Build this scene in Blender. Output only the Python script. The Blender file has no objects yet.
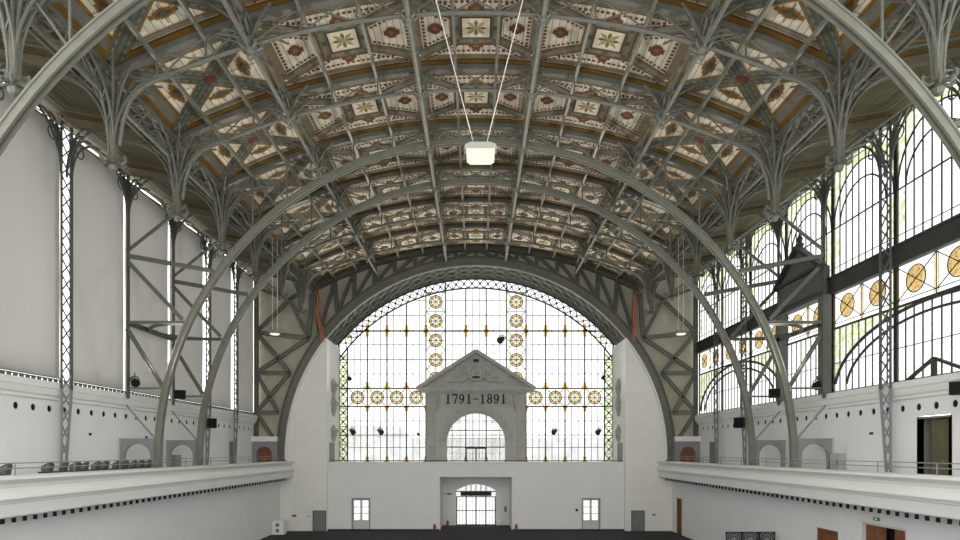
import bpy, math, random
from mathutils import Vector
from mathutils.geometry import tessellate_polygon
random.seed(7)
C = bpy.context.scene.collection
PI = math.pi
E = 8.26                      # eye height above the hall floor
ORD = ['first', 'second', 'third', 'fourth', 'fifth', 'sixth', 'seventh', 'eighth', 'ninth', 'tenth', 'eleventh', 'twelfth', 'thirteenth', 'fourteenth']

# ------------------------------------------------------------------ materials
def material(name, col, rough=0.7, metal=0.0, noise=0.0, scale=4.0, dark=None, bump=0.0, spec=0.3, stretch=None):
    m = bpy.data.materials.new(name); m.use_nodes = True
    nt = m.node_tree; b = nt.nodes['Principled BSDF']
    b.inputs['Base Color'].default_value = (*col, 1)
    b.inputs['Roughness'].default_value = rough
    b.inputs['Metallic'].default_value = metal
    b.inputs['Specular IOR Level'].default_value = spec
    if noise or bump:
        tc = nt.nodes.new('ShaderNodeTexCoord')
        n = nt.nodes.new('ShaderNodeTexNoise'); n.inputs['Scale'].default_value = scale; n.inputs['Detail'].default_value = 5
        src = tc.outputs['Object']
        if stretch:
            mp = nt.nodes.new('ShaderNodeMapping'); mp.inputs['Scale'].default_value = stretch
            nt.links.new(src, mp.inputs['Vector']); src = mp.outputs['Vector']
        nt.links.new(src, n.inputs['Vector'])
        if noise:
            r = nt.nodes.new('ShaderNodeValToRGB')
            d = dark or tuple(c * (1 - noise) for c in col)
            r.color_ramp.elements[0].position = 0.3; r.color_ramp.elements[0].color = (*d, 1)
            r.color_ramp.elements[1].position = 0.7; r.color_ramp.elements[1].color = (*col, 1)
            nt.links.new(n.outputs['Fac'], r.inputs['Fac']); nt.links.new(r.outputs['Color'], b.inputs['Base Color'])
        if bump:
            bp = nt.nodes.new('ShaderNodeBump'); bp.inputs['Strength'].default_value = bump; bp.inputs['Distance'].default_value = 0.05
            nt.links.new(n.outputs['Fac'], bp.inputs['Height']); nt.links.new(bp.outputs['Normal'], b.inputs['Normal'])
    return m

def ashlar(name, col, joint, bw, rh, axes='XZ', mortar=0.012):
    m = material(name, col, 0.75)
    nt = m.node_tree; b = nt.nodes['Principled BSDF']
    tc = nt.nodes.new('ShaderNodeTexCoord'); sp = nt.nodes.new('ShaderNodeSeparateXYZ'); cb = nt.nodes.new('ShaderNodeCombineXYZ')
    nt.links.new(tc.outputs['Object'], sp.inputs[0])
    nt.links.new(sp.outputs[axes[0]], cb.inputs[0]); nt.links.new(sp.outputs[axes[1]], cb.inputs[1])
    br = nt.nodes.new('ShaderNodeTexBrick'); br.inputs['Scale'].default_value = 1
    br.inputs['Color1'].default_value = (*col, 1); br.inputs['Color2'].default_value = (*[c * .965 for c in col], 1)
    br.inputs['Mortar'].default_value = (*joint, 1); br.inputs['Mortar Size'].default_value = mortar
    br.inputs['Brick Width'].default_value = bw; br.inputs['Row Height'].default_value = rh
    nt.links.new(cb.outputs[0], br.inputs['Vector']); nt.links.new(br.outputs['Color'], b.inputs['Base Color'])
    return m

def boards(name, col, line, width, noise=0.1):
    """painted boards running along the hall, thin dark joints"""
    m = material(name, col, 0.8)
    nt = m.node_tree; b = nt.nodes['Principled BSDF']
    tc = nt.nodes.new('ShaderNodeTexCoord'); sp = nt.nodes.new('ShaderNodeSeparateXYZ')
    nt.links.new(tc.outputs['Object'], sp.inputs[0])
    a = nt.nodes.new('ShaderNodeMath'); a.operation = 'DIVIDE'; a.inputs[1].default_value = width
    f = nt.nodes.new('ShaderNodeMath'); f.operation = 'FRACT'
    g = nt.nodes.new('ShaderNodeMath'); g.operation = 'GREATER_THAN'; g.inputs[1].default_value = 0.13
    mx = nt.nodes.new('ShaderNodeMix'); mx.data_type = 'RGBA'
    n = nt.nodes.new('ShaderNodeTexNoise'); n.inputs['Scale'].default_value = 1.3; n.inputs['Detail'].default_value = 6
    r = nt.nodes.new('ShaderNodeValToRGB')
    r.color_ramp.elements[0].position = .3; r.color_ramp.elements[0].color = (*[c * (1 - noise) for c in col], 1)
    r.color_ramp.elements[1].position = .65; r.color_ramp.elements[1].color = (*col, 1)
    nt.links.new(tc.outputs['Object'], n.inputs['Vector']); nt.links.new(n.outputs['Fac'], r.inputs['Fac'])
    nt.links.new(sp.outputs['X'], a.inputs[0]); nt.links.new(a.outputs[0], f.inputs[0]); nt.links.new(f.outputs[0], g.inputs[0])
    nt.links.new(g.outputs[0], mx.inputs['Factor'])
    mx.inputs['A'].default_value = (*line, 1); nt.links.new(r.outputs['Color'], mx.inputs['B'])
    nt.links.new(mx.outputs['Result'], b.inputs['Base Color'])
    return m

def glass(name, col, var=0.0, scale=1.0, frost=0.0, dark=None):
    m = bpy.data.materials.new(name); m.use_nodes = True
    nt = m.node_tree; nt.nodes.clear()
    out = nt.nodes.new('ShaderNodeOutputMaterial')
    t = nt.nodes.new('ShaderNodeBsdfTransparent'); t.inputs['Color'].default_value = (*col, 1)
    if var:
        tc = nt.nodes.new('ShaderNodeTexCoord')
        n = nt.nodes.new('ShaderNodeTexNoise'); n.inputs['Scale'].default_value = scale; n.inputs['Detail'].default_value = 4
        r = nt.nodes.new('ShaderNodeValToRGB')
        r.color_ramp.elements[0].position = .35; r.color_ramp.elements[0].color = (*(dark or [c * (1 - var) for c in col]), 1)
        r.color_ramp.elements[1].position = .6; r.color_ramp.elements[1].color = (*col, 1)
        nt.links.new(tc.outputs['Object'], n.inputs['Vector']); nt.links.new(n.outputs['Fac'], r.inputs['Fac']); nt.links.new(r.outputs['Color'], t.inputs['Color'])
    d = nt.nodes.new('ShaderNodeBsdfTranslucent'); d.inputs['Color'].default_value = (*col, 1)
    mx = nt.nodes.new('ShaderNodeMixShader'); mx.inputs[0].default_value = frost
    nt.links.new(t.outputs[0], mx.inputs[1]); nt.links.new(d.outputs[0], mx.inputs[2]); nt.links.new(mx.outputs[0], out.inputs['Surface'])
    return m

def emitter(name, col, s):
    m = bpy.data.materials.new(name); m.use_nodes = True
    nt = m.node_tree; nt.nodes.clear()
    out = nt.nodes.new('ShaderNodeOutputMaterial'); e = nt.nodes.new('ShaderNodeEmission')
    e.inputs['Color'].default_value = (*col, 1); e.inputs['Strength'].default_value = s
    nt.links.new(e.outputs[0], out.inputs['Surface']); return m

M = dict(
    plaster=material('white_plaster', (.80, .80, .775), .8, noise=.05, scale=.5),
    plaster_cool=material('white_wall_paint', (.80, .81, .80), .8, noise=.05, scale=.4),
    pier=ashlar('ashlar_plaster', (.81, .80, .75), (.69, .68, .635), 2.3, .95),
    stone=material('grey_stone', (.47, .47, .435), .85, noise=.22, scale=1.6, bump=.3),
    stone_joint=ashlar('grey_ashlar', (.48, .48, .445), (.36, .36, .33), 1.3, .62, mortar=.02),
    carpet=material('dark_carpet', (.05, .05, .053), .95, noise=.3, scale=9),
    floor2=material('gallery_screed', (.45, .45, .44), .9, noise=.1),
    steel=material('grey_painted_steel', (.150, .152, .124), .5, noise=.22, scale=2.5, spec=.4),
    steel_light=material('light_painted_steel', (.195, .195, .158), .45, noise=.2, scale=2.0, spec=.45),
    steel_dark=material('dark_painted_steel', (.105, .108, .096), .55, noise=.2, scale=2.5, spec=.4),
    steel_pale=material('pale_grey_steel', (.25, .257, .262), .5, noise=.1, scale=2.0, spec=.4),
    mullion=material('dark_window_iron', (.045, .048, .04), .6, noise=.2, scale=3),
    lead=material('lead_came', (.16, .165, .15), .6),
    fabric=material('grey_blind_fabric', (.70, .695, .665), .9, noise=.13, scale=.16, stretch=(1, 1, .6)),
    cream=boards('cream_ceiling_boards', (.76, .69, .55), (.36, .31, .22), .34, .16),
    cream_plain=material('cream_paint', (.74, .68, .53), .8, noise=.1),
    ochre=material('ochre_band_paint', (.25, .14, .026), .75, noise=.3, scale=1.2),
    brown=material('brown_band_paint', (.125, .060, .02), .75, noise=.3, scale=1.5),
    red=material('red_brown_paint', (.145, .05, .03), .75, noise=.2, scale=3),
    olive=material('olive_band_paint', (.165, .145, .095), .75, noise=.25, scale=3),
    teal=material('teal_band_paint', (.085, .115, .095), .75, noise=.25, scale=3),
    greyband=material('grey_band_paint', (.21, .20, .165), .75, noise=.2, scale=3),
    gold=material('gold_star_paint', (.40, .29, .06), .6, noise=.2, scale=3),
    aisle=boards('olive_aisle_boards', (.135, .12, .065), (.06, .05, .03), .4, .3),
    infill=material('cream_infill_panel', (.48, .46, .35), .8, noise=.2, scale=1.2),
    wood=material('brown_door_wood', (.25, .105, .04), .5, noise=.35, scale=3, stretch=(4, 4, .6)),
    greydoor=material('grey_door_paint', (.20, .20, .19), .5, noise=.12, scale=2),
    whitedoor=material('off_white_door_paint', (.62, .62, .60), .5),
    black=material('black_plastic', (.012, .012, .013), .5),
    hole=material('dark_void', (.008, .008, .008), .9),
    digit=material('dark_bronze_digits', (.02, .02, .018), .6),
    wicker=material('grey_wicker', (.10, .10, .095), .8, noise=.35, scale=30),
    orange=material('orange_hose', (.50, .16, .08), .5),
    redpaint=material('red_extinguisher', (.30, .035, .03), .4),
    white=material('white_enamel', (.80, .80, .78), .4),
    green=material('green_sign', (.03, .25, .10), .5),
    metalbox=material('brushed_metal_cabinet', (.45, .45, .43), .35, metal=.6),
    cable=material('white_cable', (.75, .75, .72), .5),
    clear=glass('clear_glass', (.78, .79, .79), .12, .7, .12),
    pale=glass('pale_textured_glass', (.76, .76, .76), .14, 5.0, .15),
    amber=glass('amber_glass', (.84, .66, .30), .25, 5, .1),
    honey=glass('honey_glass', (.80, .66, .42), .3, 6, .1),
    greeng=glass('green_glass', (.93, .94, .90), .3, 2.2, .1, (.70, .76, .45)),
    blue=glass('blue_glass', (.30, .42, .62), .2, 3, .1),
    bright=glass('bright_glass', (.95, .95, .94), .06, 6.0, .1),
    cream_glass=glass('cream_glass', (.95, .90, .78), .12, 6.0, .1),
    lamp=emitter('lamp_glow', (1, .92, .60), 1.05),
    lamp_warm=emitter('warm_lamp_glow', (1, .72, .35), 6),
)

_nt = M['fabric'].node_tree; _b = _nt.nodes['Principled BSDF']; _t = _nt.nodes.new('ShaderNodeBsdfTranslucent'); _t.inputs['Color'].default_value = (.72, .71, .68, 1)
_x = _nt.nodes.new('ShaderNodeMixShader'); _x.inputs[0].default_value = .25; _nt.links.new(_b.outputs[0], _x.inputs[1]); _nt.links.new(_t.outputs[0], _x.inputs[2])
_nt.links.new(_x.outputs[0], _nt.nodes['Material Output'].inputs['Surface'])

# ------------------------------------------------------------------ mesh helper
def frame(a, b, up=Vector((0, 0, 1))):
    d = (b - a); d.normalize()
    if abs(d.dot(up)) > .98: up = Vector((0, 1, 0)) if abs(d.y) < .9 else Vector((1, 0, 0))
    s = d.cross(up); s.normalize(); u = s.cross(d); u.normalize()
    return d, s, u

class MB:
    def __init__(self): self.v = []; self.f = []; self.m = []; self.mi = 0
    def mat(self, i): self.mi = i; return self
    def add(self, vs, fs):
        o = len(self.v); self.v += [tuple(x) for x in vs]
        for f in fs: self.f.append(tuple(i + o for i in f)); self.m.append(self.mi)
        return self
    def box(self, x0, x1, y0, y1, z0, z1):
        return self.add([(x0, y0, z0), (x1, y0, z0), (x1, y1, z0), (x0, y1, z0), (x0, y0, z1), (x1, y0, z1), (x1, y1, z1), (x0, y1, z1)],
                        [(0, 3, 2, 1), (4, 5, 6, 7), (0, 1, 5, 4), (1, 2, 6, 5), (2, 3, 7, 6), (3, 0, 4, 7)])
    def beam(self, a, b, w, t=None, up=Vector((0, 0, 1))):
        a = Vector(a); b = Vector(b); t = t or w
        d, s, u = frame(a, b, up); s = s * w / 2; u = u * t / 2
        return self.add([a - s - u, a + s - u, a + s + u, a - s + u, b - s - u, b + s - u, b + s + u, b - s + u],
                        [(0, 1, 2, 3), (7, 6, 5, 4), (0, 4, 5, 1), (1, 5, 6, 2), (2, 6, 7, 3), (3, 7, 4, 0)])
    def ibeam(self, a, b, w, dep, up=Vector((0, 1, 0))):
        """web of half depth with two edge flanges, lying in the X-Z plane"""
        a = Vector(a); b = Vector(b); d, s, u = frame(a, b, up)
        self.beam(a, b, w * .8, dep * .45, up)
        for k in (-1, 1): self.beam(a + s * k * w * .43, b + s * k * w * .43, w * .14, dep, up)
        return self
    def tube(self, pts, r, n=6, closed=False):
        pts = [Vector(p) for p in pts]; N = len(pts); vs = []; rr = r if isinstance(r, (list, tuple)) else [r] * N
        pu = None
        for i, p in enumerate(pts):
            a = pts[i - 1] if i else p; b = pts[i + 1] if i < N - 1 else p
            d = (b - a); d = d.normalized() if d.length > 1e-9 else Vector((0, 0, 1))
            if pu is None:
                up = Vector((0, 0, 1)) if abs(d.z) < .9 else Vector((1, 0, 0))
                s = d.cross(up).normalized()
            else:
                s = pu - d * pu.dot(d)
                s = s.normalized() if s.length > 1e-6 else d.orthogonal().normalized()
            pu = s; u = s.cross(d)
            for k in range(n):
                t = 2 * PI * k / n; vs.append(p + s * (math.cos(t) * rr[i]) + u * (math.sin(t) * rr[i]))
        fs = []
        for i in range(N - 1):
            for k in range(n):
                k2 = (k + 1) % n; fs.append((i * n + k, i * n + k2, (i + 1) * n + k2, (i + 1) * n + k))
        fs.append(tuple(range(n))[::-1]); fs.append(tuple((N - 1) * n + k for k in range(n)))
        return self.add(vs, fs)
    def rod(self, a, b, r, n=6): return self.tube([a, b], r, n)
    def loft(self, rings, caps=True, closed=True):
        n = len(rings[0]); vs = [p for r in rings for p in r]; fs = []
        for i in range(len(rings) - 1):
            for k in range(n if closed else n - 1):
                k2 = (k + 1) % n; fs.append((i * n + k, i * n + k2, (i + 1) * n + k2, (i + 1) * n + k))
        if caps: fs.append(tuple(range(n))[::-1]); fs.append(tuple((len(rings) - 1) * n + k for k in range(n)))
        return self.add(vs, fs)
    def prism(self, outer, holes, fn, ext):
        """polygon with holes, mapped by fn(u,v)->point, extruded along ext"""
        ext = Vector(ext); loops = [list(outer)] + [list(h) for h in holes]
        flat = [p for l in loops for p in l]
        tris = tessellate_polygon([[Vector((p[0], p[1], 0)) for p in l] for l in loops])
        vs = [Vector(fn(*p)) for p in flat]; n = len(vs)
        fs = [tuple(t) for t in tris] + [tuple(i + n for i in t)[::-1] for t in tris]
        o = 0
        for l in loops:
            k = len(l)
            for i in range(k): j = (i + 1) % k; fs.append((o + i, o + j, o + j + n, o + i + n))
            o += k
        return self.add(vs + [v + ext for v in vs], fs)
    def lathe(self, prof, c, n=12, axis='z'):
        c = Vector(c); rings = []
        for r, z in prof:
            ring = []
            for k in range(n):
                t = 2 * PI * k / n; x, y = r * math.cos(t), r * math.sin(t)
                ring.append(c + (Vector((x, y, z)) if axis == 'z' else Vector((z, x, y)) if axis == 'x' else Vector((x, z, y))))
            rings.append(ring)
        return self.loft(rings)
    def mesh(self, name, mats, off=Vector((0, 0, 0)), smooth=False):
        me = bpy.data.meshes.new(name)
        me.from_pydata([(x - off.x, y - off.y, z - off.z) for x, y, z in self.v], [], self.f)
        for m in (mats if isinstance(mats, (list, tuple)) else [mats]): me.materials.append(m)
        me.polygons.foreach_set('material_index', self.m)
        if smooth: me.polygons.foreach_set('use_smooth', [True] * len(self.f))
        me.validate(); me.update(); return me

def tag(o, label=None, cat=None, group=None, kind=None):
    if label: o['label'] = label
    if cat: o['category'] = cat
    if group: o['group'] = group
    if kind: o['kind'] = kind
    return o
def thing(name, label, cat, loc=(0, 0, 0), group=None, kind=None, rz=0):
    o = bpy.data.objects.new(name, None); C.objects.link(o); o.location = loc; o.rotation_euler.z = rz
    o.empty_display_size = .2
    return tag(o, label, cat, group, kind)
def link(name, me, parent=None, loc=None):
    o = bpy.data.objects.new(name, me); C.objects.link(o)
    if parent is not None: o.parent = parent
    if loc is not None: o.location = loc
    return o
def root_loc(p):
    v = Vector((0, 0, 0))
    while p is not None: v = v + p.location; p = p.parent
    return v
def part(name, mb, mats, parent, label=None, smooth=False):
    """mesh given in world coordinates, stored relative to its (unrotated) parent"""
    o = link(name, mb.mesh(name, mats, root_loc(parent), smooth), parent)
    if label: o['label'] = label
    return o
def solo(name, mb, mats, label, cat, group=None, kind=None, base=None, smooth=False):
    base = Vector(base) if base is not None else Vector((0, 0, 0))
    o = link(name, mb.mesh(name, mats, base, smooth)); o.location = base
    return tag(o, label, cat, group, kind)
def P(X, d, h): return Vector((X, d, h + E))
def circle_pts(cx, cy, r, n, a0=0, a1=2 * PI, ry=None, closed=True):
    ry = ry or r; m = n if closed else n + 1
    return [(cx + r * math.cos(a0 + (a1 - a0) * i / n), cy + ry * math.sin(a0 + (a1 - a0) * i / n)) for i in range(m)]

# ------------------------------------------------------------------ main dimensions (X across, d along, h above the eye)
RV, HC = 35.6, 21.2                                   # vault radius and crown
XE, XW, XL = 16.4, 23.0, 20.2                         # vault edge, upper side wall, lower side wall
RA, HA = 20.4, -.5                                    # semicircular arches
FR = [22, 28, 34, 40, 46, 52, 58]                     # frames
THICK = (22, 40, 46)
def hv(X): return HC - RV + math.sqrt(RV * RV - X * X)
def hb_(X): return hv(X) - 1.4
def ha(X, R=RA): return HA + math.sqrt(max(0, R * R - X * X))
D0, D1, DW = 15.0, 64.0, 70.0
GF = -1.5                                             # gallery floor
SN = {-1: 'left', 1: 'right'}

# ------------------------------------------------------------------ floor
b = MB(); b.box(-XL - .6, XL + .6, -8, 64.6, -.3, 0); b.box(-3.75, 3.75, 64.6, 69.4, -.3, 0)
solo('floor', b, M['carpet'], 'dark grey carpeted floor of the hall', 'floor', kind='structure')

# ------------------------------------------------------------------ ceiling
b = MB(); n = 40; rings = []
for d in (D0, D1 + .6):
    lo = [P(-XE + 2 * XE * i / n, d, hv(-XE + 2 * XE * i / n)) for i in range(n + 1)]
    hi = [P(-XE + 2 * XE * i / n, d, hv(-XE + 2 * XE * i / n) + .3) for i in range(n, -1, -1)]
    rings.append(lo + hi)
b.loft(rings)
ceil = solo('ceiling', b, M['cream'], 'painted vaulted ceiling of cream boards in coloured coffers', 'ceiling', kind='structure')

class Paint:
    """flat painted shapes on the vault, in (X, d)"""
    def __init__(self, surf): self.b = MB(); self.surf = surf
    def pt(self, X, d, k): return P(X, d, self.surf(X) - .012 * (k + 1))
    def poly(self, pts, m, k):
        def clip(P_, X, sg):
            out = []
            for i in range(len(P_)):
                A, B = P_[i - 1], P_[i]; a, c = (A[0] - X) * sg, (B[0] - X) * sg
                if (a < 0) != (c < 0): t = a / (a - c); out.append((X, A[1] + (B[1] - A[1]) * t))
                if c >= 0: out.append(B)
            return out
        lo, hi = min(p[0] for p in pts), max(p[0] for p in pts); n = max(1, math.ceil((hi - lo) / .45))
        for i in range(n):
            q = pts
            if i: q = clip(q, lo + (hi - lo) * i / n, 1)
            if i < n - 1 and q: q = clip(q, lo + (hi - lo) * (i + 1) / n, -1)
            if len(q) > 2: self.b.mat(m).add([self.pt(x, d, k) for x, d in q], [tuple(range(len(q)))])
    def strip(self, p, q, w, m, k):
        dx, dy = q[0] - p[0], q[1] - p[1]; L = math.hypot(dx, dy); nx, ny = -dy / L * w / 2, dx / L * w / 2
        n = max(1, int(L / .8)); vs = []; fs = []
        for i in range(n + 1):
            t = i / n; x, y = p[0] + dx * t, p[1] + dy * t
            vs += [self.pt(x + nx, y + ny, k), self.pt(x - nx, y - ny, k)]
            if i: fs.append((2 * i - 2, 2 * i - 1, 2 * i + 1, 2 * i))
        self.b.mat(m).add(vs, fs)
    def dashes(self, p, q, w, step, m, k):
        dx, dy = q[0] - p[0], q[1] - p[1]; L = math.hypot(dx, dy); n = max(1, int(L / step))
        for i in range(n):
            a = (i + .2) / n; c = (i + .8) / n
            ux, uy = dx / L, dy / L; nx, ny = -uy * w / 2, ux * w / 2
            A = (p[0] + dx * a, p[1] + dy * a); B = (p[0] + dx * c, p[1] + dy * c)
            self.poly([(A[0] + nx, A[1] + ny), (A[0] - nx, A[1] - ny), (B[0] - nx, B[1] - ny), (B[0] + nx, B[1] + ny)], m, k)
    def outline(self, pts, w, m, k):
        for i in range(len(pts)): self.strip(pts[i], pts[(i + 1) % len(pts)], w, m, k)
    def motif(self, x, d, sx, sd, m, k):
        """small stepped shield"""
        for (a, c, e, f) in ((-1, 1, -.55, .55), (-.62, .62, -1, 1), (-.3, .3, -1.25, 1.25)):
            self.poly([(x + a * sx, d + e * sd), (x + c * sx, d + e * sd), (x + c * sx, d + f * sd), (x + a * sx, d + f * sd)], m, k + (0 if a == -1 else .3 if a > -.5 else .15))
PM = [M[k] for k in ('ochre', 'brown', 'red', 'olive', 'teal', 'greyband', 'gold', 'cream_plain')]
OCH, BRN, RED, OLI, TEA, GRY, GLD, CRM = range(8)

def coffer(x0, x1, d0, d1, outer):
    p = Paint(hv); W = x1 - x0; cx = (x0 + x1) / 2; cd = (d0 + d1) / 2
    for d, s in ((d0, 1), (d1, -1)):                   # bands along the frames
        p.strip((x0, d + s * .28), (x1, d + s * .28), .56, OCH, 0)
        p.strip((x0, d + s * .50), (x1, d + s * .50), .10, BRN, 1)
        p.strip((x0, d + s * .72), (x1, d + s * .72), .24, GRY, 0)
        p.strip((x0, d + s * .88), (x1, d + s * .88), .09, OCH, 1)
    a0, a1 = d0 + 1.05, d1 - 1.05
    if outer:
        for xe, s in ((x0, 1), (x1, -1)):
            big = (abs(xe) > 15)
            p.strip((xe + s * (.16 if big else .12), d0 + .3), (xe + s * (.16 if big else .12), d1 - .3), .32 if big else .24, OCH, .4)
            p.strip((xe + s * (.55 if big else .36), a0 - .3), (xe + s * (.55 if big else .36), a1 + .3), .46 if big else .2, GRY, .4)
            p.strip((xe + s * (.84 if big else .5), a0), (xe + s * (.84 if big else .5), a1), .16, OCH, 1)
        for (A, B) in (((x0 + .3, d0 + .4), (x1 - .3, d1 - .4)), ((x0 + .3, d1 - .4), (x1 - .3, d0 + .4))):
            p.strip(A, B, .92, OCH, 1.6); p.strip(A, B, .70, TEA, 2.0); p.strip(A, B, .16, OLI, 2.4)
            L = math.hypot(B[0] - A[0], B[1] - A[1]); nx, ny = -(B[1] - A[1]) / L, (B[0] - A[0]) / L
            for o in (-.25, .25):
                p.dashes((A[0] + nx * o, A[1] + ny * o), (B[0] + nx * o, B[1] + ny * o), .10, .42, GRY, 2.5)
        p.poly(circle_pts(cx, cd, .34, 10), RED, 3)
        for (mx, md, a, c) in ((cx, a0 + .62, .62, .22), (cx, a1 - .62, .62, .22), (x0 + W * .23, cd, .26, .6), (x1 - W * .23, cd, .26, .6)):
            p.motif(mx, md, a, c, OCH, 1.6); p.motif(mx, md, a * .55, c * .5, RED, 2.4)
            l = .95
            if a > c: p.dashes((mx, md - l * .6), (mx, md + l * .6), .07, .1, BRN, 2.9)
            else: p.dashes((mx - l * .7, md), (mx + l * .7, md), .07, .1, BRN, 2.9)
            p.motif(mx, md + .0, .12, .12, TEA, 3.2)
    else:
        h = min(W * .19, 1.15); hd = 1.15
        for xe, s in ((x0, 1), (x1, -1)):
            p.strip((xe + s * .14, a0), (xe + s * .14, a1), .28, OLI, .4)
            p.dashes((xe + s * .42, a0), (xe + s * .42, a1), .15, .26, RED, .8)
        for d, s in ((a0, 1), (a1, -1)): p.dashes((x0 + .4, d + s * .16), (x1 - .4, d + s * .16), .15, .26, RED, .8)
        for sx, sd in ((-1, -1), (1, -1), (1, 1), (-1, 1)):   # diagonal bands from the corners to the centre square
            A = (cx + sx * W * .48, cd + sd * 1.95); B = (cx + sx * h, cd + sd * hd * .8)
            L = math.hypot(B[0] - A[0], B[1] - A[1]); nx, ny = -(B[1] - A[1]) / L, (B[0] - A[0]) / L
            p.strip(A, B, .62, BRN, 1.4); p.strip(A, B, .50, OLI, 1.8); p.strip(A, B, .12, GRY, 2.1)
            for o in (-.48, .48): p.dashes((A[0] + nx * o, A[1] + ny * o), (B[0] + nx * o, B[1] + ny * o), .13, .24, RED, 1.2)
        sq = lambda k: [(cx - h * k, cd - hd * k), (cx + h * k, cd - hd * k), (cx + h * k, cd + hd * k), (cx - h * k, cd + hd * k)]
        p.poly(sq(1.08), OLI, 2.6); p.outline(sq(1.08), .1, BRN, 2.9); p.outline(sq(.86), .22, GRY, 3.0)
        for sx in (-1, 0, 1):
            for sd in (-1, 0, 1):
                if sx or sd: x_, d_ = cx + sx * h * .86, cd + sd * hd * .86; p.poly([(x_ - .16, d_ - .16), (x_ + .16, d_ - .16), (x_ + .16, d_ + .16), (x_ - .16, d_ + .16)], TEA, 3.3)
        p.poly(sq(.68), BRN, 3.2); p.poly(sq(.60), CRM, 3.5)
        for i in range(4): p.dashes(sq(.97)[i], sq(.97)[(i + 1) % 4], .1, .3, OCH, 3.4)
        for i in range(8):
            t = i * PI / 4; r = .82 if i % 2 == 0 else .95
            c, s = math.cos(t), math.sin(t)
            p.poly([(cx, cd), (cx + h * .32 * math.cos(t - .3), cd + hd * .32 * math.sin(t - .3)), (cx + h * r * c * .62, cd + hd * r * s * .62), (cx + h * .32 * math.cos(t + .3), cd + hd * .32 * math.sin(t + .3))], GLD if i % 2 else OLI, 3.8)
        for (mx, md) in ((cx, a0 + .62), (cx, a1 - .62), (x0 + W * .165, cd), (x1 - W * .165, cd)):
            p.motif(mx, md, .38, .32, RED, 1.6); p.motif(mx, md, .15, .12, OCH, 2.2)
    part('painted_coffer', p.b, PM, ceil)

bays = [(D0 + 1, 22)] + [(d, d + 6) for d in FR]
for d0, d1 in bays:
    for x0, x1, o in ((-XE, -10.2, 1), (-10.2, -3.05, 0), (-3.05, 3.05, 0), (3.05, 10.2, 0), (10.2, XE, 1)):
        coffer(x0, x1, d0, d1, o)

# side aisles of the ceiling: gently rising from the vault edge to the wall head
HAI = lambda X: hv(XE) + (abs(X) - XE) * (18.45 - 17.2) / (23.2 - XE)
for s in (-1, 1):
    b = MB(); xs = sorted([s * XE, s * 23.6])
    b.loft([[P(xs[0], d, HAI(xs[0])), P(xs[1], d, HAI(xs[1])), P(xs[1], d, HAI(xs[1]) + .25), P(xs[0], d, HAI(xs[0]) + .25)] for d in (D0, D1 + .6)])
    a = solo('ceiling_' + SN[s], b, M['aisle'], 'olive painted aisle ceiling with ochre beams above the %s gallery' % SN[s], 'ceiling', kind='structure')
    p = Paint(HAI)
    for d0, d1 in bays:
        x0, x1 = (s * (XE + .1), s * 22.9)
        p.strip((x0, d0), (x1, d0), .8, OCH, 0)
        for k, m in ((.9, GRY), (1.3, OCH), (1.6, TEA)):
            p.outline([(x0 + s * k, d0 + k), (x1 - s * k, d0 + k), (x1 - s * k, d1 - k), (x0 + s * k, d1 - k)], .2, m, 1)
    part('painted_border', p.b, PM, a)
    bb = MB()
    for d in FR: bb.beam(P(s * (XE + .1), d, HAI(XE) - .25), P(s * 23, d, HAI(23) - .25), .4, .4)
    part('cross_beam', bb, M['olive'], a)

# ------------------------------------------------------------------ trusses across the hall
def sweep_arc(b, R, prof, a0=-PI / 2, a1=PI / 2, n=72, d=0, foot=None):
    rings = []
    for i in range(n + 1):
        t = a0 + (a1 - a0) * i / n
        rings.append([P((R + r) * math.sin(t), d + w, HA + (R + r) * math.cos(t)) for r, w in prof])
    if foot is not None:
        rings = [[Vector((p.x, p.y, foot + E)) for p in rings[0]]] + rings + [[Vector((p.x, p.y, foot + E)) for p in rings[-1]]]
    b.loft(rings)
NODES = [-14.4, -12.2, -10.2, -7.9, -5.4, -3.05, -1.1, 1.1, 3.05, 5.4, 7.9, 10.2, 12.2, 14.4]
arch_words = {22: 'thick grey steel arch nearest the camera, its crown above the frame',
              28: 'slender grey arch truss just beyond the nearest thick arch',
              34: 'slender grey arch truss just in front of the two thick arches',
              40: 'thick grey steel arch, nearer of the pair rising from the galleries',
              46: 'thick grey steel arch, farther of the pair rising from the galleries',
              52: 'slender grey arch truss just beyond the pair of thick arches',
              58: 'slender grey arch truss last before the far end wall'}
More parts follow.
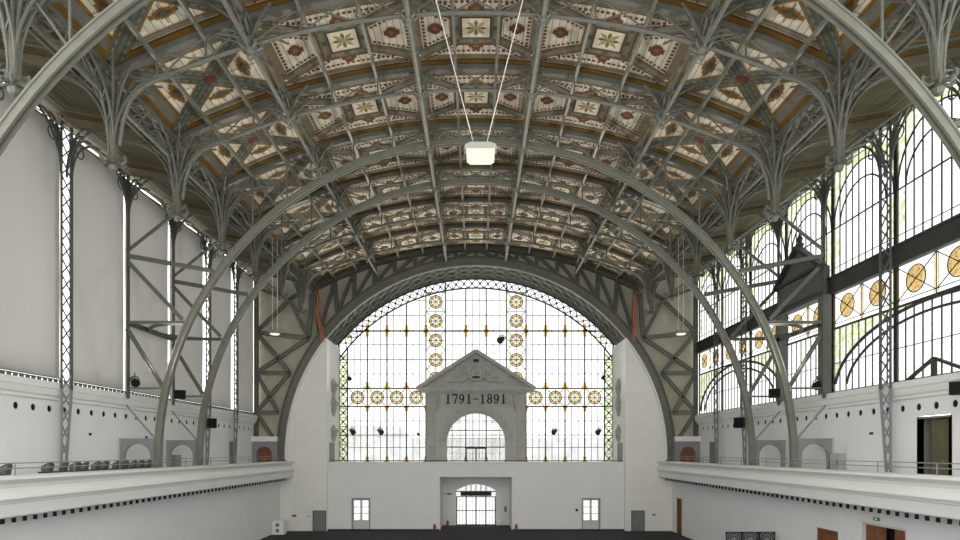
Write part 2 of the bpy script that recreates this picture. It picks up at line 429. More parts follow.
def truss_meshes(thick):
    o = Vector((0, 0, E)); out = {}
    b = MB()
    if thick:
        prof = [(-.10, -.20), (-.10, -.09), (.02, -.08), (.02, .08), (-.10, .09), (-.10, .20), (-.03, .20), (-.01, .14), (.20, .14), (.22, .20), (.29, .20), (.29, -.20), (.22, -.20), (.20, -.14), (-.01, -.14), (-.03, -.20)]
        sweep_arc(b, RA, prof, foot=GF)
    else:
        pts = [P(x, 0, hb_(x)) for x in [-15.0 + 30.0 * i / 48 for i in range(49)]]
        pts = [P(-16.1, 0, 13.8), P(-15.95, 0, 14.9), P(-15.6, 0, 15.9)] + pts + [P(15.6, 0, 15.9), P(15.95, 0, 14.9), P(16.1, 0, 13.8)]
        b.tube(pts, .095, 6)
    out['arch_rib'] = b.mesh('arch_rib', M['steel_light'] if thick else M['steel'], o)
    b = MB(); rings = []
    for i in range(49):
        X = -XE + 2 * XE * i / 48
        rings.append([P(X, w, hv(X) - q) for w, q in ((-.16, .06), (.16, .06), (.16, .34), (-.16, .34))])
    b.loft(rings); out['top_chord'] = b.mesh('top_chord', M['steel'], o)
    b = MB()
    top = lambda X: P(X, 0, hv(X) - .2)
    bot = (lambda X: P(X, 0, ha(X) + .3)) if thick else (lambda X: P(X, 0, hb_(X)))
    for i, X in enumerate(NODES):
        b.beam(top(X), bot(X), .085, .085)
        if i + 1 < len(NODES):
            Y = NODES[i + 1]
            if thick and abs(X) > 8:
                A, B = (X, Y) if X > 0 else (Y, X)
                b.beam(top(B), bot(A), .075, .075)
            else: b.beam(top(X), bot(Y), .055, .055); b.beam(bot(X), top(Y), .055, .055)
    for s in (-1, 1):
        b.beam(top(s * XE), bot(s * 14.4), .08, .08)
    out['web_lattice'] = b.mesh('web_lattice', M['steel'], o)
    return out
TM = {True: truss_meshes(True), False: truss_meshes(False)}

def gusset(s):
    """the pierced arched bracket between arch foot and wall, just above the gallery walkway"""
    x0, x1 = 20.75, 22.9; top = .78; cx = (x0 + x1) / 2 - .02; r = .82; spring = -.35
    outer = [(x1, GF), (x1, top), (x0, top), (x0, GF), (cx - r, GF), (cx - r, spring)]
    outer += circle_pts(cx, spring, r, 14, PI, 0, closed=False)[1:-1]
    outer += [(cx + r, spring), (cx + r, GF)]
    b = MB(); b.prism(outer, [], lambda u, v: P(s * u, -.09, v), (0, .18, 0))
    b.box(*sorted([s * (x0 - .05), s * x1]), -.15, .15, top - .09 + E, top + .03 + E)
    b.tube([P(s * x, -.1, h) for x, h in circle_pts(cx, spring, r + .09, 12, PI, 0, closed=False)], .045, 5)
    return b
STR = [((22.5, 12.6), (16.95, 11.6), .26), ((22.5, 12.9), (18.7, 15.9), .16), ((22.5, 12.25), (18.95, 8.5), .22), ((22.5, 8.3), (18.85, 8.3), .18),
       ((22.5, 7.9), (20.25, 4.2), .22), ((22.5, 4.05), (20.2, 4.05), .12)]
STM = {}
for s in (-1, 1):
    L = []
    for (a, c, w) in STR:
        b = MB(); b.ibeam(P(s * a[0], 0, a[1]), P(s * c[0], 0, c[1]), w, w * .9); L.append(b.mesh('strut', M['steel'], Vector((0, 0, E))))
    b = MB(); b.rod(P(s * 22.55, 0, 2.95), P(s * 20.75, 0, .85), .06); L.append(b.mesh('strut', M['steel_pale'], Vector((0, 0, E))))
    STM[s] = (L, gusset(s).mesh('arched_bracket', M['steel_pale'], Vector((0, 0, E))))
    b = MB(); sw = [(-.3, -.29), (-.3, .29), (.3, .29), (.3, -.29)]
for d in FR:
    t = thing('arch_truss', arch_words[d], 'steel arch', (0, d, E), 'arch trusses across the hall')
    for nme, me in TM[d in THICK].items(): link(nme, me, t)
    if d in THICK:
        for s in (-1, 1):
            for me in STM[s][0]: link('strut', me, t)
            link('arched_bracket', STM[s][1], t)

# horizontal curved ties between the two thick arches, at each side
for s in (-1, 1):
    t = thing('curved_tie', 'dark curved steel tie between the two thick arches on the %s wall' % SN[s], 'tie beam', P(s * 22.4, 43, 8.2), 'curved ties between arches')
    b = MB(); b.beam(P(s * 22.4, 40.1, 8.25), P(s * 22.4, 45.9, 8.25), .2, .3); part('beam', b, M['steel_dark'], t)
    for k, (dA, sg) in enumerate(((40.2, 1), (45.8, -1))):
        b = MB()
        pts = [P(s * (19.0 + 3.3 * math.sin(a)), dA + sg * 2.75 * (1 - math.cos(a)), 8.25) for a in [i * PI / 2 / 10 for i in range(11)]]
        b.tube(pts, .11, 6); part('curved_brace', b, M['steel_dark'], t)

# ------------------------------------------------------------------ longitudinal members under the vault
def purlin(X, label):
    b = MB(); b.beam(P(X, D0 + .5, hv(X) - .45), P(X, D1 - .3, hv(X) - .45), .14, .2)
    solo('purlin', b, M['steel_light'], label, 'purlin', 'thin purlins under the vault', base=P(X, D0 + .5, hv(X)))
for s in (-1, 1):
    for i, X in enumerate((1.1, 5.4, 7.9, 12.2, 14.4)):
        purlin(s * X, 'thin grey purlin under the painted vault, %s %s of its centre line' % (ORD[i], SN[s]))

def pendant_mesh(big):
    b = MB(); k = 1.0 if big else .75
    b.lathe([(.02, -.55 * k), (.10 * k, -.5 * k), (.16 * k, -.38 * k), (.06 * k, -.26 * k), (.20 * k, -.12 * k), (.24 * k, 0), (.10 * k, .16 * k), (.08 * k, .6 * k)], (0, 0, 0), 8)
    for i in range(8):
        t = i * PI / 4; c, s = math.cos(t), math.sin(t)
        b.tube([(c * r * k, s * r * k, z * k) for r, z in ((.1, .0), (.35, -.08), (.52, .05), (.50, .2), (.40, .17))], [.06 * k, .07 * k, .06 * k, .05 * k, .03 * k], 5)
    return b
PEN = {True: pendant_mesh(True).mesh('pendant', M['steel_light']), False: pendant_mesh(False).mesh('pendant', M['steel_light'])}
def girder(X, label, big):
    g = thing('lattice_girder', label, 'girder', P(X, D0, hv(X)), 'lattice girders along the vault')
    z0, z1 = hb_(X) - .1, hv(X) - .5
    b = MB(); b.tube([P(X, D0 + .5, z0), P(X, D1 - .3, z0)], .13 if not big else .11, 8); part('bottom_chord', b, M['steel_light'], g)
    b = MB(); b.beam(P(X, D0 + .5, z1), P(X, D1 - .3, z1), .2, .16); part('top_chord', b, M['steel'], g)
    b = MB(); d = 16
    while d < 63.9:
        st = 2 if not big else 3
        for q in range(6 // st):
            a, c = d + q * st, d + (q + 1) * st
            b.beam(P(X, a, z0), P(X, c, z1), .07, .07); b.beam(P(X, a, z1), P(X, c, z0), .07, .07)
        d += 6
    part('web_lattice', b, M['steel'], g)
    for d in FR:
        link('pendant', PEN[big], g, Vector((0, d - D0, z0 - hv(X) - .05)))
        b = MB()
        for sx in (-1, 1):                               # curved brackets fanning off the frame
            for q, (R, H) in enumerate(((1.9, 1.7), (1.3, 1.5)) if big else ((1.0, .9),)):
                H = min(H, z1 - z0)
                b.tube([P(X, d + sx * R * (1 - math.cos(a)), z0 + .05 + H * math.sin(a)) for a in [i * PI / 2 / 7 for i in range(8)]], .07, 5)
                b.tube([P(X + sx * R * (1 - math.cos(a)), d, z0 + .05 + (hv(X + sx * R) - .25 - z0) * math.sin(a)) for a in [i * PI / 2 / 7 for i in range(8)]], .07, 5)
                if big and q == 0:
                    for sy in (-1, 1):
                        b.tube([P(X + sx * R * .7 * (1 - math.cos(a)), d + sy * R * .7 * (1 - math.cos(a)), z0 + .05 + H * math.sin(a)) for a in [i * PI / 2 / 7 for i in range(8)]], .06, 5)
                    for sy in (-1, 1):
                        b.tube([P(X + sx * .1, d + sy * (.55 + .38 * math.cos(a)), z0 + .75 + .38 * math.sin(a)) for a in [i * 2 * PI / 12 for i in range(13)]], .05, 4)
        part('curved_bracket', b, M['steel'], g)
for s in (-1, 1):
    girder(s * 3.05, 'slender lattice girder with small pendants, just %s of the vault centre line' % SN[s], False)
    girder(s * 10.2, 'deep lattice girder with scrolled brackets, farther out on the %s of the vault' % SN[s], True)
# edge girders at the foot of the vault
for s in (-1, 1):
    g = thing('edge_girder', 'tangled lattice edge girder along the foot of the vault on the %s' % SN[s], 'girder', P(s * XE, D0, 17), 'edge girders')
    for q, (dx, hh, w) in enumerate(((0, 17.0, .26), (.1, 15.9, .16), (1.5, 16.9, .14))):
        b = MB(); b.beam(P(s * (XE + dx), D0 + .5, hh), P(s * (XE + dx), D1 - .3, hh), w, w); part('chord', b, M['steel'], g)
    b = MB(); d = 16.0
    while d < 63.9:
        b.beam(P(s * XE, d, 17), P(s * XE, d + 1.5, 15.9), .07); b.beam(P(s * XE, d, 15.9), P(s * XE, d + 1.5, 17), .07)
        b.beam(P(s * XE, d, 17), P(s * (XE + 1.5), d + 1.5, 16.9), .06); b.beam(P(s * (XE + 1.5), d, 16.9), P(s * XE, d + 1.5, 17), .06)
        d += 1.5
    part('web_lattice', b, M['steel'], g)

# fan brackets at the foot of the vault
def fan_meshes(s):
    H0, HT = 13.0, 17.0; out = []
    b = MB(); b.lathe([(.03, -.42), (.16, -.34), (.22, -.16), (.10, -.02), (.26, .12), (.20, .30), (.13, .5), (.12, 1.5), (.09, 4.05)], (0, 0, H0), 8)
    out.append(('stem', b.mesh('stem', M['steel'])))
    b = MB()
    for i in range(6):
        t = i * PI / 3; c, q = math.cos(t), math.sin(t)
        b.tube([(c * r, q * r, H0 + z) for r, z in ((.15, .05), (.4, -.05), (.58, .1), (.55, .28), (.42, .24))], [.06, .07, .06, .05, .03], 5)
    out.append(('leaf_scroll', b.mesh('leaf_scroll', M['steel'])))
    N = 12
    for i in range(12):
        t = i * PI / 6; c, q = math.cos(t), math.sin(t)
        R = 2.9 if i % 3 == 0 else 1.9
        b = MB()
        def crv(R, HH, k=0, off=0):
            pts = []
            for j in range(N + 1):
                a = j / N * PI / 2
                r = .1 + R * (1 - math.cos(a)) ** 1.15; z = H0 + .3 + HH * math.sin(a)
                pts.append((c * r - q * off, q * r + c * off, z))
            return pts
        # the rib; its top follows the ceiling where it heads for the vault
        HH = HT - H0 - .3
        if i % 3 == 0:
            for off in (-.13, .13): b.tube(crv(R, HH, 0, off), .058, 5)
            outer = crv(R, HH, 0, 0)
            for j in range(3, N, 2):
                b.rod((outer[j][0] - q * -.13, outer[j][1] + c * -.13, outer[j][2]), (outer[j + 1][0] - q * .13, outer[j + 1][1] + c * .13, outer[j + 1][2]), .035, 4)
            inner = crv(R * .55, HH, 0, 0); b.tube(inner, .042, 5)
            for j in range(5, N, 2): b.rod(outer[j], inner[j], .04, 4)
        else:
            o1 = crv(R, HH); b.tube(o1, .05, 5); i1 = crv(R * .6, HH * .99); b.tube(i1, .04, 5)
            for j in range(6, N, 2): b.rod(o1[j], i1[j], .035, 4)
        out.append(('fan_rib', b.mesh('fan_rib', M['steel'])))
    return out
FM = fan_meshes(1)
for s in (-1, 1):
    for i, d in enumerate(FR):
        t = thing('fan_bracket', 'grey iron fan bracket of curved ribs on the %s, %s from the camera' % (SN[s], ORD[i]), 'bracket', P(s * XE, d, 0), 'fan brackets at the foot of the vault')
        for nme, me in FM: link(nme, me, t)

# ------------------------------------------------------------------ lower side walls with doors
def rect(a, c, e, f): return [(a, e), (c, e), (c, f), (a, f)]
for s in (-1, 1):
    b = MB(); top = -2.75 + E
    holes = [] if s < 0 else [rect(60.85, 62.5, .01, 3.55), rect(34.6, 36.8, .01, 3.75), rect(29.1, 32.5, .01, 4.6)]
    fn = (lambda u, v: Vector((s * XL, u, v)))
    ol = [(8, 0)]
    for h in sorted(holes): ol += [(h[0][0], 0), (h[0][0], h[2][1]), (h[1][0], h[2][1]), (h[1][0], 0)]
    ol += [(64.6, 0), (64.6, top), (8, top)]
    b.prism(ol, [], fn, (s * .5, 0, 0))
    solo('wall_' + SN[s], b, M['plaster_cool'], 'white lower %s wall of the hall under the gallery' % SN[s], 'wall', kind='structure')
def wooden_door(nme, d0, d1, H, label, leaves):
    t = thing(nme, label, 'door', (XL + .2, (d0 + d1) / 2, 0), kind='structure')
    b = MB(); w = .12
    b.box(XL + .05, XL + .5, d0, d0 + w, 0, H); b.box(XL + .05, XL + .5, d1 - w, d1, 0, H); b.box(XL + .05, XL + .5, d0 + w, d1 - w, H - w, H)
    part('frame', b, M['wood'], t)
    for k in range(leaves):
        a = d0 + w + (d1 - d0 - 2 * w) * k / leaves; c = d0 + w + (d1 - d0 - 2 * w) * (k + 1) / leaves
        b = MB(); b.box(XL + .26, XL + .32, a, c, 0, H - w)
        rows = 4; m = .14
        for r in range(rows):
            z0 = .15 + (H - .4) * r / rows; z1 = .15 + (H - .4) * (r + 1) / rows - .12
            b.box(XL + .225, XL + .26, a + m, c - m, z0, z1)
            b.box(XL + .205, XL + .225, a + m + .09, c - m - .09, z0 + .09, z1 - .09)
        lf = part('leaf', b, M['wood'], t)
        hb = MB(); y = (c - .1) if k == 0 else (a + .1)
        hb.rod((XL + .25, y, 1.05), (XL + .14, y, 1.05), .02); hb.rod((XL + .14, y - .06, 1.05), (XL + .14, y + .06, 1.05), .02)
        part('handle', hb, M['metalbox'], lf)
    return t
wooden_door('door_1', 60.85, 62.5, 3.55, 'tall narrow brown wooden door at far end of right wall', 1)
wooden_door('door_2', 34.6, 36.8, 3.75, 'brown panelled wooden door low on right wall, left of the larger one', 1)
# the double door: one leaf swung in, dark gap
t = thing('door_3', 'large brown panelled double door on right wall below the exit light, right leaf ajar', 'door', (XL + .2, 30.8, 0), kind='structure')
b = MB(); b.box(XL + .02, XL + .5, 29.1, 29.22, 0, 4.6); b.box(XL + .02, XL + .5, 32.38, 32.5, 0, 4.6); b.box(XL + .02, XL + .5, 29.22, 32.38, 4.48, 4.6)
part('frame', b, M['whitedoor'], t)
def leaf(y0, y1, x, nm='leaf'):
    b = MB(); b.box(x, x + .07, y0, y1, .02, 4.46)
    w = y1 - y0
    for r in range(5):
        z0 = .2 + .85 * r
        for q in range(2):
            ya = y0 + .1 + (w - .1) / 2 * q; yb = ya + (w - .3) / 2
            b.box(x - .03, x, ya, yb, z0, z0 + .72); b.box(x - .045, x - .03, ya + .1, yb - .1, z0 + .1, z0 + .62)
    return part(nm, b, M['wood'], t)
l1 = leaf(30.85, 32.36, XL + .16); l2 = leaf(29.24, 30.2, XL + .2)
for l, y in ((l1, 30.95), (l2, 30.1)):
    hb = MB(); hb.rod((XL + .17, y, 1.1), (XL + .05, y, 1.1), .02); hb.rod((XL + .05, y, 1.1), (XL + .05, y + .14, 1.1), .02); part('handle', hb, M['metalbox'], l)
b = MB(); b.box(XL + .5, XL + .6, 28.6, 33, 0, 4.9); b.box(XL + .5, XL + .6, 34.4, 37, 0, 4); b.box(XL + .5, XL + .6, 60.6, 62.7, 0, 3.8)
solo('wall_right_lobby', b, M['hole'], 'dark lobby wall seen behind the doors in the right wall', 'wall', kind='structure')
t = thing('exit_light', 'white emergency light with green exit sign above the large brown double door', 'exit light', (XL - .05, 31.2, 4.95))
b = MB(); b.box(XL - .16, XL - .005, 30.75, 31.65, 5.0, 5.2); part('lamp_body', b, M['white'], t)
b = MB(); b.box(XL - .06, XL - .005, 31.0, 31.45, 4.74, 4.92); part('sign_plate', b, M['green'], t, 'green sign plate')
b = MB(); b.prism([(-.09, .05), (.02, .05), (.02, .09), (.11, 0), (.02, -.09), (.02, -.05), (-.09, -.05)], [], lambda u, v: Vector((XL - .062, 31.22 - u, 4.83 + v)), (-.006, 0, 0))
part('arrow', b, M['white'], t)

# ------------------------------------------------------------------ galleries
prof = [(20.3, -1.05), (18.78, -1.05), (18.66, -1.08), (18.64, -1.16), (18.70, -1.22), (18.86, -1.36), (18.93, -1.52), (18.90, -1.68), (18.80, -1.80), (18.70, -1.86), (18.66, -1.92), (18.68, -1.99),
        (18.79, -2.02), (18.80, -2.12), (18.85, -2.15), (18.87, -2.45), (18.88, -2.66), (18.94, -2.72), (20.25, -2.75), (20.25, -2.0), (23.0, -2.0), (23.0, GF), (20.3, GF)]
for s in (-1, 1):
    g = thing('gallery_balcony', 'long white moulded gallery balcony projecting from the %s wall' % SN[s], 'balcony', P(s * 19.5, 40, -2.75), 'side galleries')
    b = MB(); b.loft([[P(s * x, d, h) for x, h in prof] for d in (8, 63.95)]); part('parapet', b, M['plaster'], g)
    k = 0; d = 24.2
    while d < 62.5:
        b = MB(); b.lathe([(.14, 0), (.14, .10), (.10, .1), (.08, .02)], P(s * 19.72, d, -2.80), 8)
        b = MB(); b.box(*sorted([s * 18.99, s * 19.06]), d, d + .17, -2.94 + E, -2.73 + E)
        part('vent_slot', b, M['hole'], g); d += .62
    b = MB(); b.box(*sorted([s * 19.95, s * 20.2]), 8, 63.9, -3.0 + E, -2.74 + E); part('cornice', b, M['plaster'], g)
    # railing
    r = thing('gallery_railing', 'thin grey two-bar railing on top of the %s gallery parapet' % SN[s], 'railing', P(s * 19.7, 40, -1.05), 'gallery railings')
    for hh in (-.52, -.74):
        b = MB(); b.rod(P(s * 19.7, 9, hh), P(s * 19.7, 63.6, hh), .025, 6); part('bar', b, M['steel_pale'], r)
    d = 22.6
    while d < 64:
        b = MB(); b.rod(P(s * 19.7, d, -1.06), P(s * 19.7, d, -.5), .025, 6); part('post', b, M['steel_pale'], r); d += 3.9

# ------------------------------------------------------------------ upper side walls with round openings
for s in (-1, 1):
    fn = lambda u, v: P(s * XW, u, v)
    b = MB(); x = s * XW; xe = s * (XW + .3); n = 16
    c0, c1, st = 31.0 - 3.5 * 1.222, 31.0 + 26.5 * 1.222, 1.222
    spans = [(8, 64.6)] if s < 0 else [(8, 30.05), (32.25, 64.6)]
    for u, v in spans: b.box(*sorted([x, xe]), u, v, GF + E, 1.8 + E)
    b.box(*sorted([x, xe]), 8, 64.6, 2.76 + E, 3.0 + E); b.box(*sorted([x, xe]), 8, c0, 1.8 + E, 2.76 + E); b.box(*sorted([x, xe]), c1, 64.6, 1.8 + E, 2.76 + E)
    for k in range(30):
        cy, cz = c0 + (k + .5) * st, 2.28; ring = []; sq = []; back = []
        for i in range(n):
            a = 2 * PI * i / n + PI / 4; ca, sa = math.cos(a), math.sin(a); q = max(abs(ca), abs(sa))
            ring.append(P(x, cy + .19 * ca, cz + .19 * sa)); sq.append(P(x, cy + st / 2 * ca / q, cz + .48 * sa / q)); back.append(P(xe, cy + .19 * ca, cz + .19 * sa))
        b.add(sq + ring + back, [(i, (i + 1) % n, (i + 1) % n + n, i + n) for i in range(n)] + [(i + n, (i + 1) % n + n, (i + 1) % n + 2 * n, i + 2 * n) for i in range(n)])
    w = solo('wall_%s_upper' % SN[s], b, M['plaster_cool'], 'white upper %s wall above the gallery with a row of round openings' % SN[s], 'wall', kind='structure')
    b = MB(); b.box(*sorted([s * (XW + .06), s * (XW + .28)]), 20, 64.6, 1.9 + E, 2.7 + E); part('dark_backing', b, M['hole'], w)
    cp = [(22.98, 2.72), (22.86, 2.78), (22.84, 2.92), (22.72, 3.0), (22.66, 3.16), (22.62, 3.3), (22.55, 3.36), (22.55, 3.62), (22.62, 3.7), (23.5, 3.7), (23.5, 3.0), (23.0, 3.0)]
    b = MB(); b.loft([[P(s * x, d, h) for x, h in cp] for d in (8, 64.5)]); part('cornice', b, M['plaster'], w)
# recess door on the right gallery
t = thing('door_4', 'dark recessed doorway with grey door leaf on the right gallery', 'door', P(XW, 31.15, GF), kind='structure')
b = MB(); b.box(XW, XW + .9, 29.95, 30.05, GF + E, 1.76 + E); b.box(XW, XW + .9, 32.25, 32.35, GF + E, 1.76 + E); b.box(XW, XW + .9, 30.05, 32.25, 1.66 + E, 1.76 + E)
b.box(XW, XW + 2, 29.9, 32.4, GF - .1 + E, GF + E); part('reveal', b, M['greydoor'], t)
b = MB(); b.box(XW + .3, XW + .36, 30.62, 31.72, GF + E, 1.62 + E)
for z0, z1 in ((-1.3, -.2), (-.05, 1.4)): b.box(XW + .28, XW + .30, 30.78, 31.56, z0 + E, z1 + E)
lf = part('leaf', b, M['aisle'], t)
b = MB(); b.rod((XW + .3, 30.72, -.5 + E), (XW + .2, 30.72, -.5 + E), .02); b.rod((XW + .2, 30.72, -.5 + E), (XW + .2, 30.86, -.5 + E), .02); part('handle', b, M['metalbox'], lf)
b = MB(); b.box(XW + .85, XW + .9, 30.05, 32.25, GF + E, 1.66 + E); part('back_panel', b, M['hole'], t)
b = MB(); b.box(XW - .13, XW - .005, 30.9, 31.5, 1.88 + E, 2.02 + E); b.box(XW - .11, XW - .005, 30.95, 31.45, 1.84 + E, 1.88 + E)
solo('emergency_light', b, M['white'], 'small white emergency light above the recessed right gallery doorway', 'light', base=P(XW, 31.2, 1.88))

# ------------------------------------------------------------------ lattice columns along the upper walls
def column_meshes(s, wide):
    o = Vector((0, 0, E)); out = []
    X = s * 22.45; w = .42 if wide else .07; X2 = s * 22.5
    for q in (-1, 1):
        b = MB(); b.beam(P(X, q * w, 3.4), P(X, q * w, 18.2), .11 if q > 0 else .07, .12)
        if wide: b.mat(1).beam(P(X, q * w, 3.4), P(X, -.28 + (q * .16), GF), .10, .12)
        out.append(('chord', b.mesh('chord', [M['steel_dark'], M['steel_pale']], o)))
    b = MB(); st = .9; z = -1.2 if wide else 3.8
    while z < 18:
        k = 1 if z > 3 else .55 + .45 * (z + 1.5) / 4.9
        sh = lambda zz: 0 if zz > 3.4 else -.28 * (3.4 - zz) / 4.9
        k2 = 1 if z + st > 3.4 else .4 + .6 * (z + st + 1.5) / 4.9; k = 1 if z > 3.4 else .4 + .6 * (z + 1.5) / 4.9
        b.mat(0 if z > 3.4 else 1)
        b.beam(P(X, -w * k + sh(z), z), P(X, w * k2 + sh(z + st), z + st), .055); b.beam(P(X, w * k + sh(z), z), P(X, -w * k2 + sh(z + st), z + st), .055); z += st
    out.append(('web_lattice', b.mesh('web_lattice', [M['steel_dark'], M['steel_pale']], o)))
    b = MB()                                              # branching brackets at the head
    for q in (-1, 1):
        for R, H, z0 in ((2.6, 2.9, 15.0), (1.7, 2.4, 15.5), (1.0, 1.9, 16.0)):
            b.tube([P(X, q * (w + R * (1 - math.cos(a))), z0 + H * math.sin(a)) for a in [i * PI / 2 / 8 for i in range(9)]], .07, 5)
        b.tube([P(X, q * (w + .7 + .35 * math.cos(a)), 16.9 + .35 * math.sin(a)) for a in [i * 2 * PI / 12 for i in range(13)]], .045, 4)
        for R in (2.6, 1.5):
            if q > 0: b.tube([P(X - s * R * (1 - math.cos(a)), 0, 15.0 + 2.9 * math.sin(a)) for a in [i * PI / 2 / 8 for i in range(9)]], .07, 5)
    out.append(('head_bracket', b.mesh('head_bracket', M['steel_dark'], o)))
    return out
for s in (-1, 1):
    CM = {k: column_meshes(s, k) for k in (True, False)}
    for i, d in enumerate(FR):
        t = thing('lattice_column', 'slender iron lattice column against the %s wall, %s from the camera' % (SN[s], ORD[i]), 'column', (0, d, E), 'lattice columns along the side walls')
        for nme, me in CM[d not in THICK]: link(nme, me, t)

# tie rods crossing between column heads and fans
for s in (-1, 1):
    for i, d in enumerate(FR):
        t = thing('tie_rod_cross', 'thin crossed tie rods under the %s aisle ceiling, %s bay from the camera' % (SN[s], ORD[i]), 'tie rods', P(s * 20, d + 3, 15.4), 'crossed tie rods')
        e_ = min(d + 6, 63.6)
        for p, q in ((P(s * 22.4, d, 17.3), P(s * (XE + .2), e_, 13.5)), (P(s * (XE + .2), d, 13.5), P(s * 22.4, e_, 17.3))):
            b = MB(); b.rod(p, q, .035, 5); part('rod', b, M['steel'], t)

# ------------------------------------------------------------------ left wall: fabric blinds over the windows
edges = [(22.4, 34.2), (35.0, 40.36), (40.58, 46.2), (46.5, 52.1), (53.2, 58.1), (59.3, 63.9)]
names = ['wide grey fabric blind cropped by the left edge of the photo', 'grey fabric blind second from the camera on left wall', 'grey fabric blind between the two thick arches on left wall',
         'grey fabric blind just beyond the pair of thick arches on left wall', 'narrow grey fabric blind second from the far end on left wall', 'narrow grey fabric blind nearest the far end wall']
for (a, c), lb in zip(edges, names):
    t = thing('window_blind', lb, 'blind', P(-22.95, (a + c) / 2, 3.7), 'fabric blinds on the left wall')
    n = 24; b = MB(); rings = []
    for z in [3.99 + (17.75 - 3.99) * i / 10 for i in range(11)]:
        row = []
        for i in range(n + 1):
            y = a + (c - a) * i / n; row.append(P(-22.95 + .008 * math.sin(i * 1.1 + a) + .01 * math.sin(z * .9 + i * .5), y, z))
        rings.append(row + [Vector((p.x - .03, p.y, p.z)) for p in reversed(row)])
    b.loft(rings); part('cloth', b, M['fabric'], t, smooth=True)
    b = MB(); b.rod(P(-22.95, a - .05, 17.78), P(-22.95, c + .05, 17.78), .06, 8); part('roller', b, M['steel_pale'], t)
    b = MB(); b.rod(P(-22.95, a, 3.99), P(-22.95, c, 3.99), .04, 6); part('weight_bar', b, M['steel_pale'], t)
# iron sill strip in front of blind feet
t = thing('trim_1', 'dark perforated sill strip on the left cornice under the blinds', 'sill', P(-22.8, 43, 3.7), kind='structure')
b = MB(); d = 20.0
while d < 64: b.box(-22.8, -22.74, d, d + .28, 3.7 + E, 3.84 + E); d += .42
part('slat_row', b, M['steel_dark'], t)
b = MB(); b.box(-22.82, -22.72, 20, 64, 3.84 + E, 3.9 + E); part('rail', b, M['steel'], t)

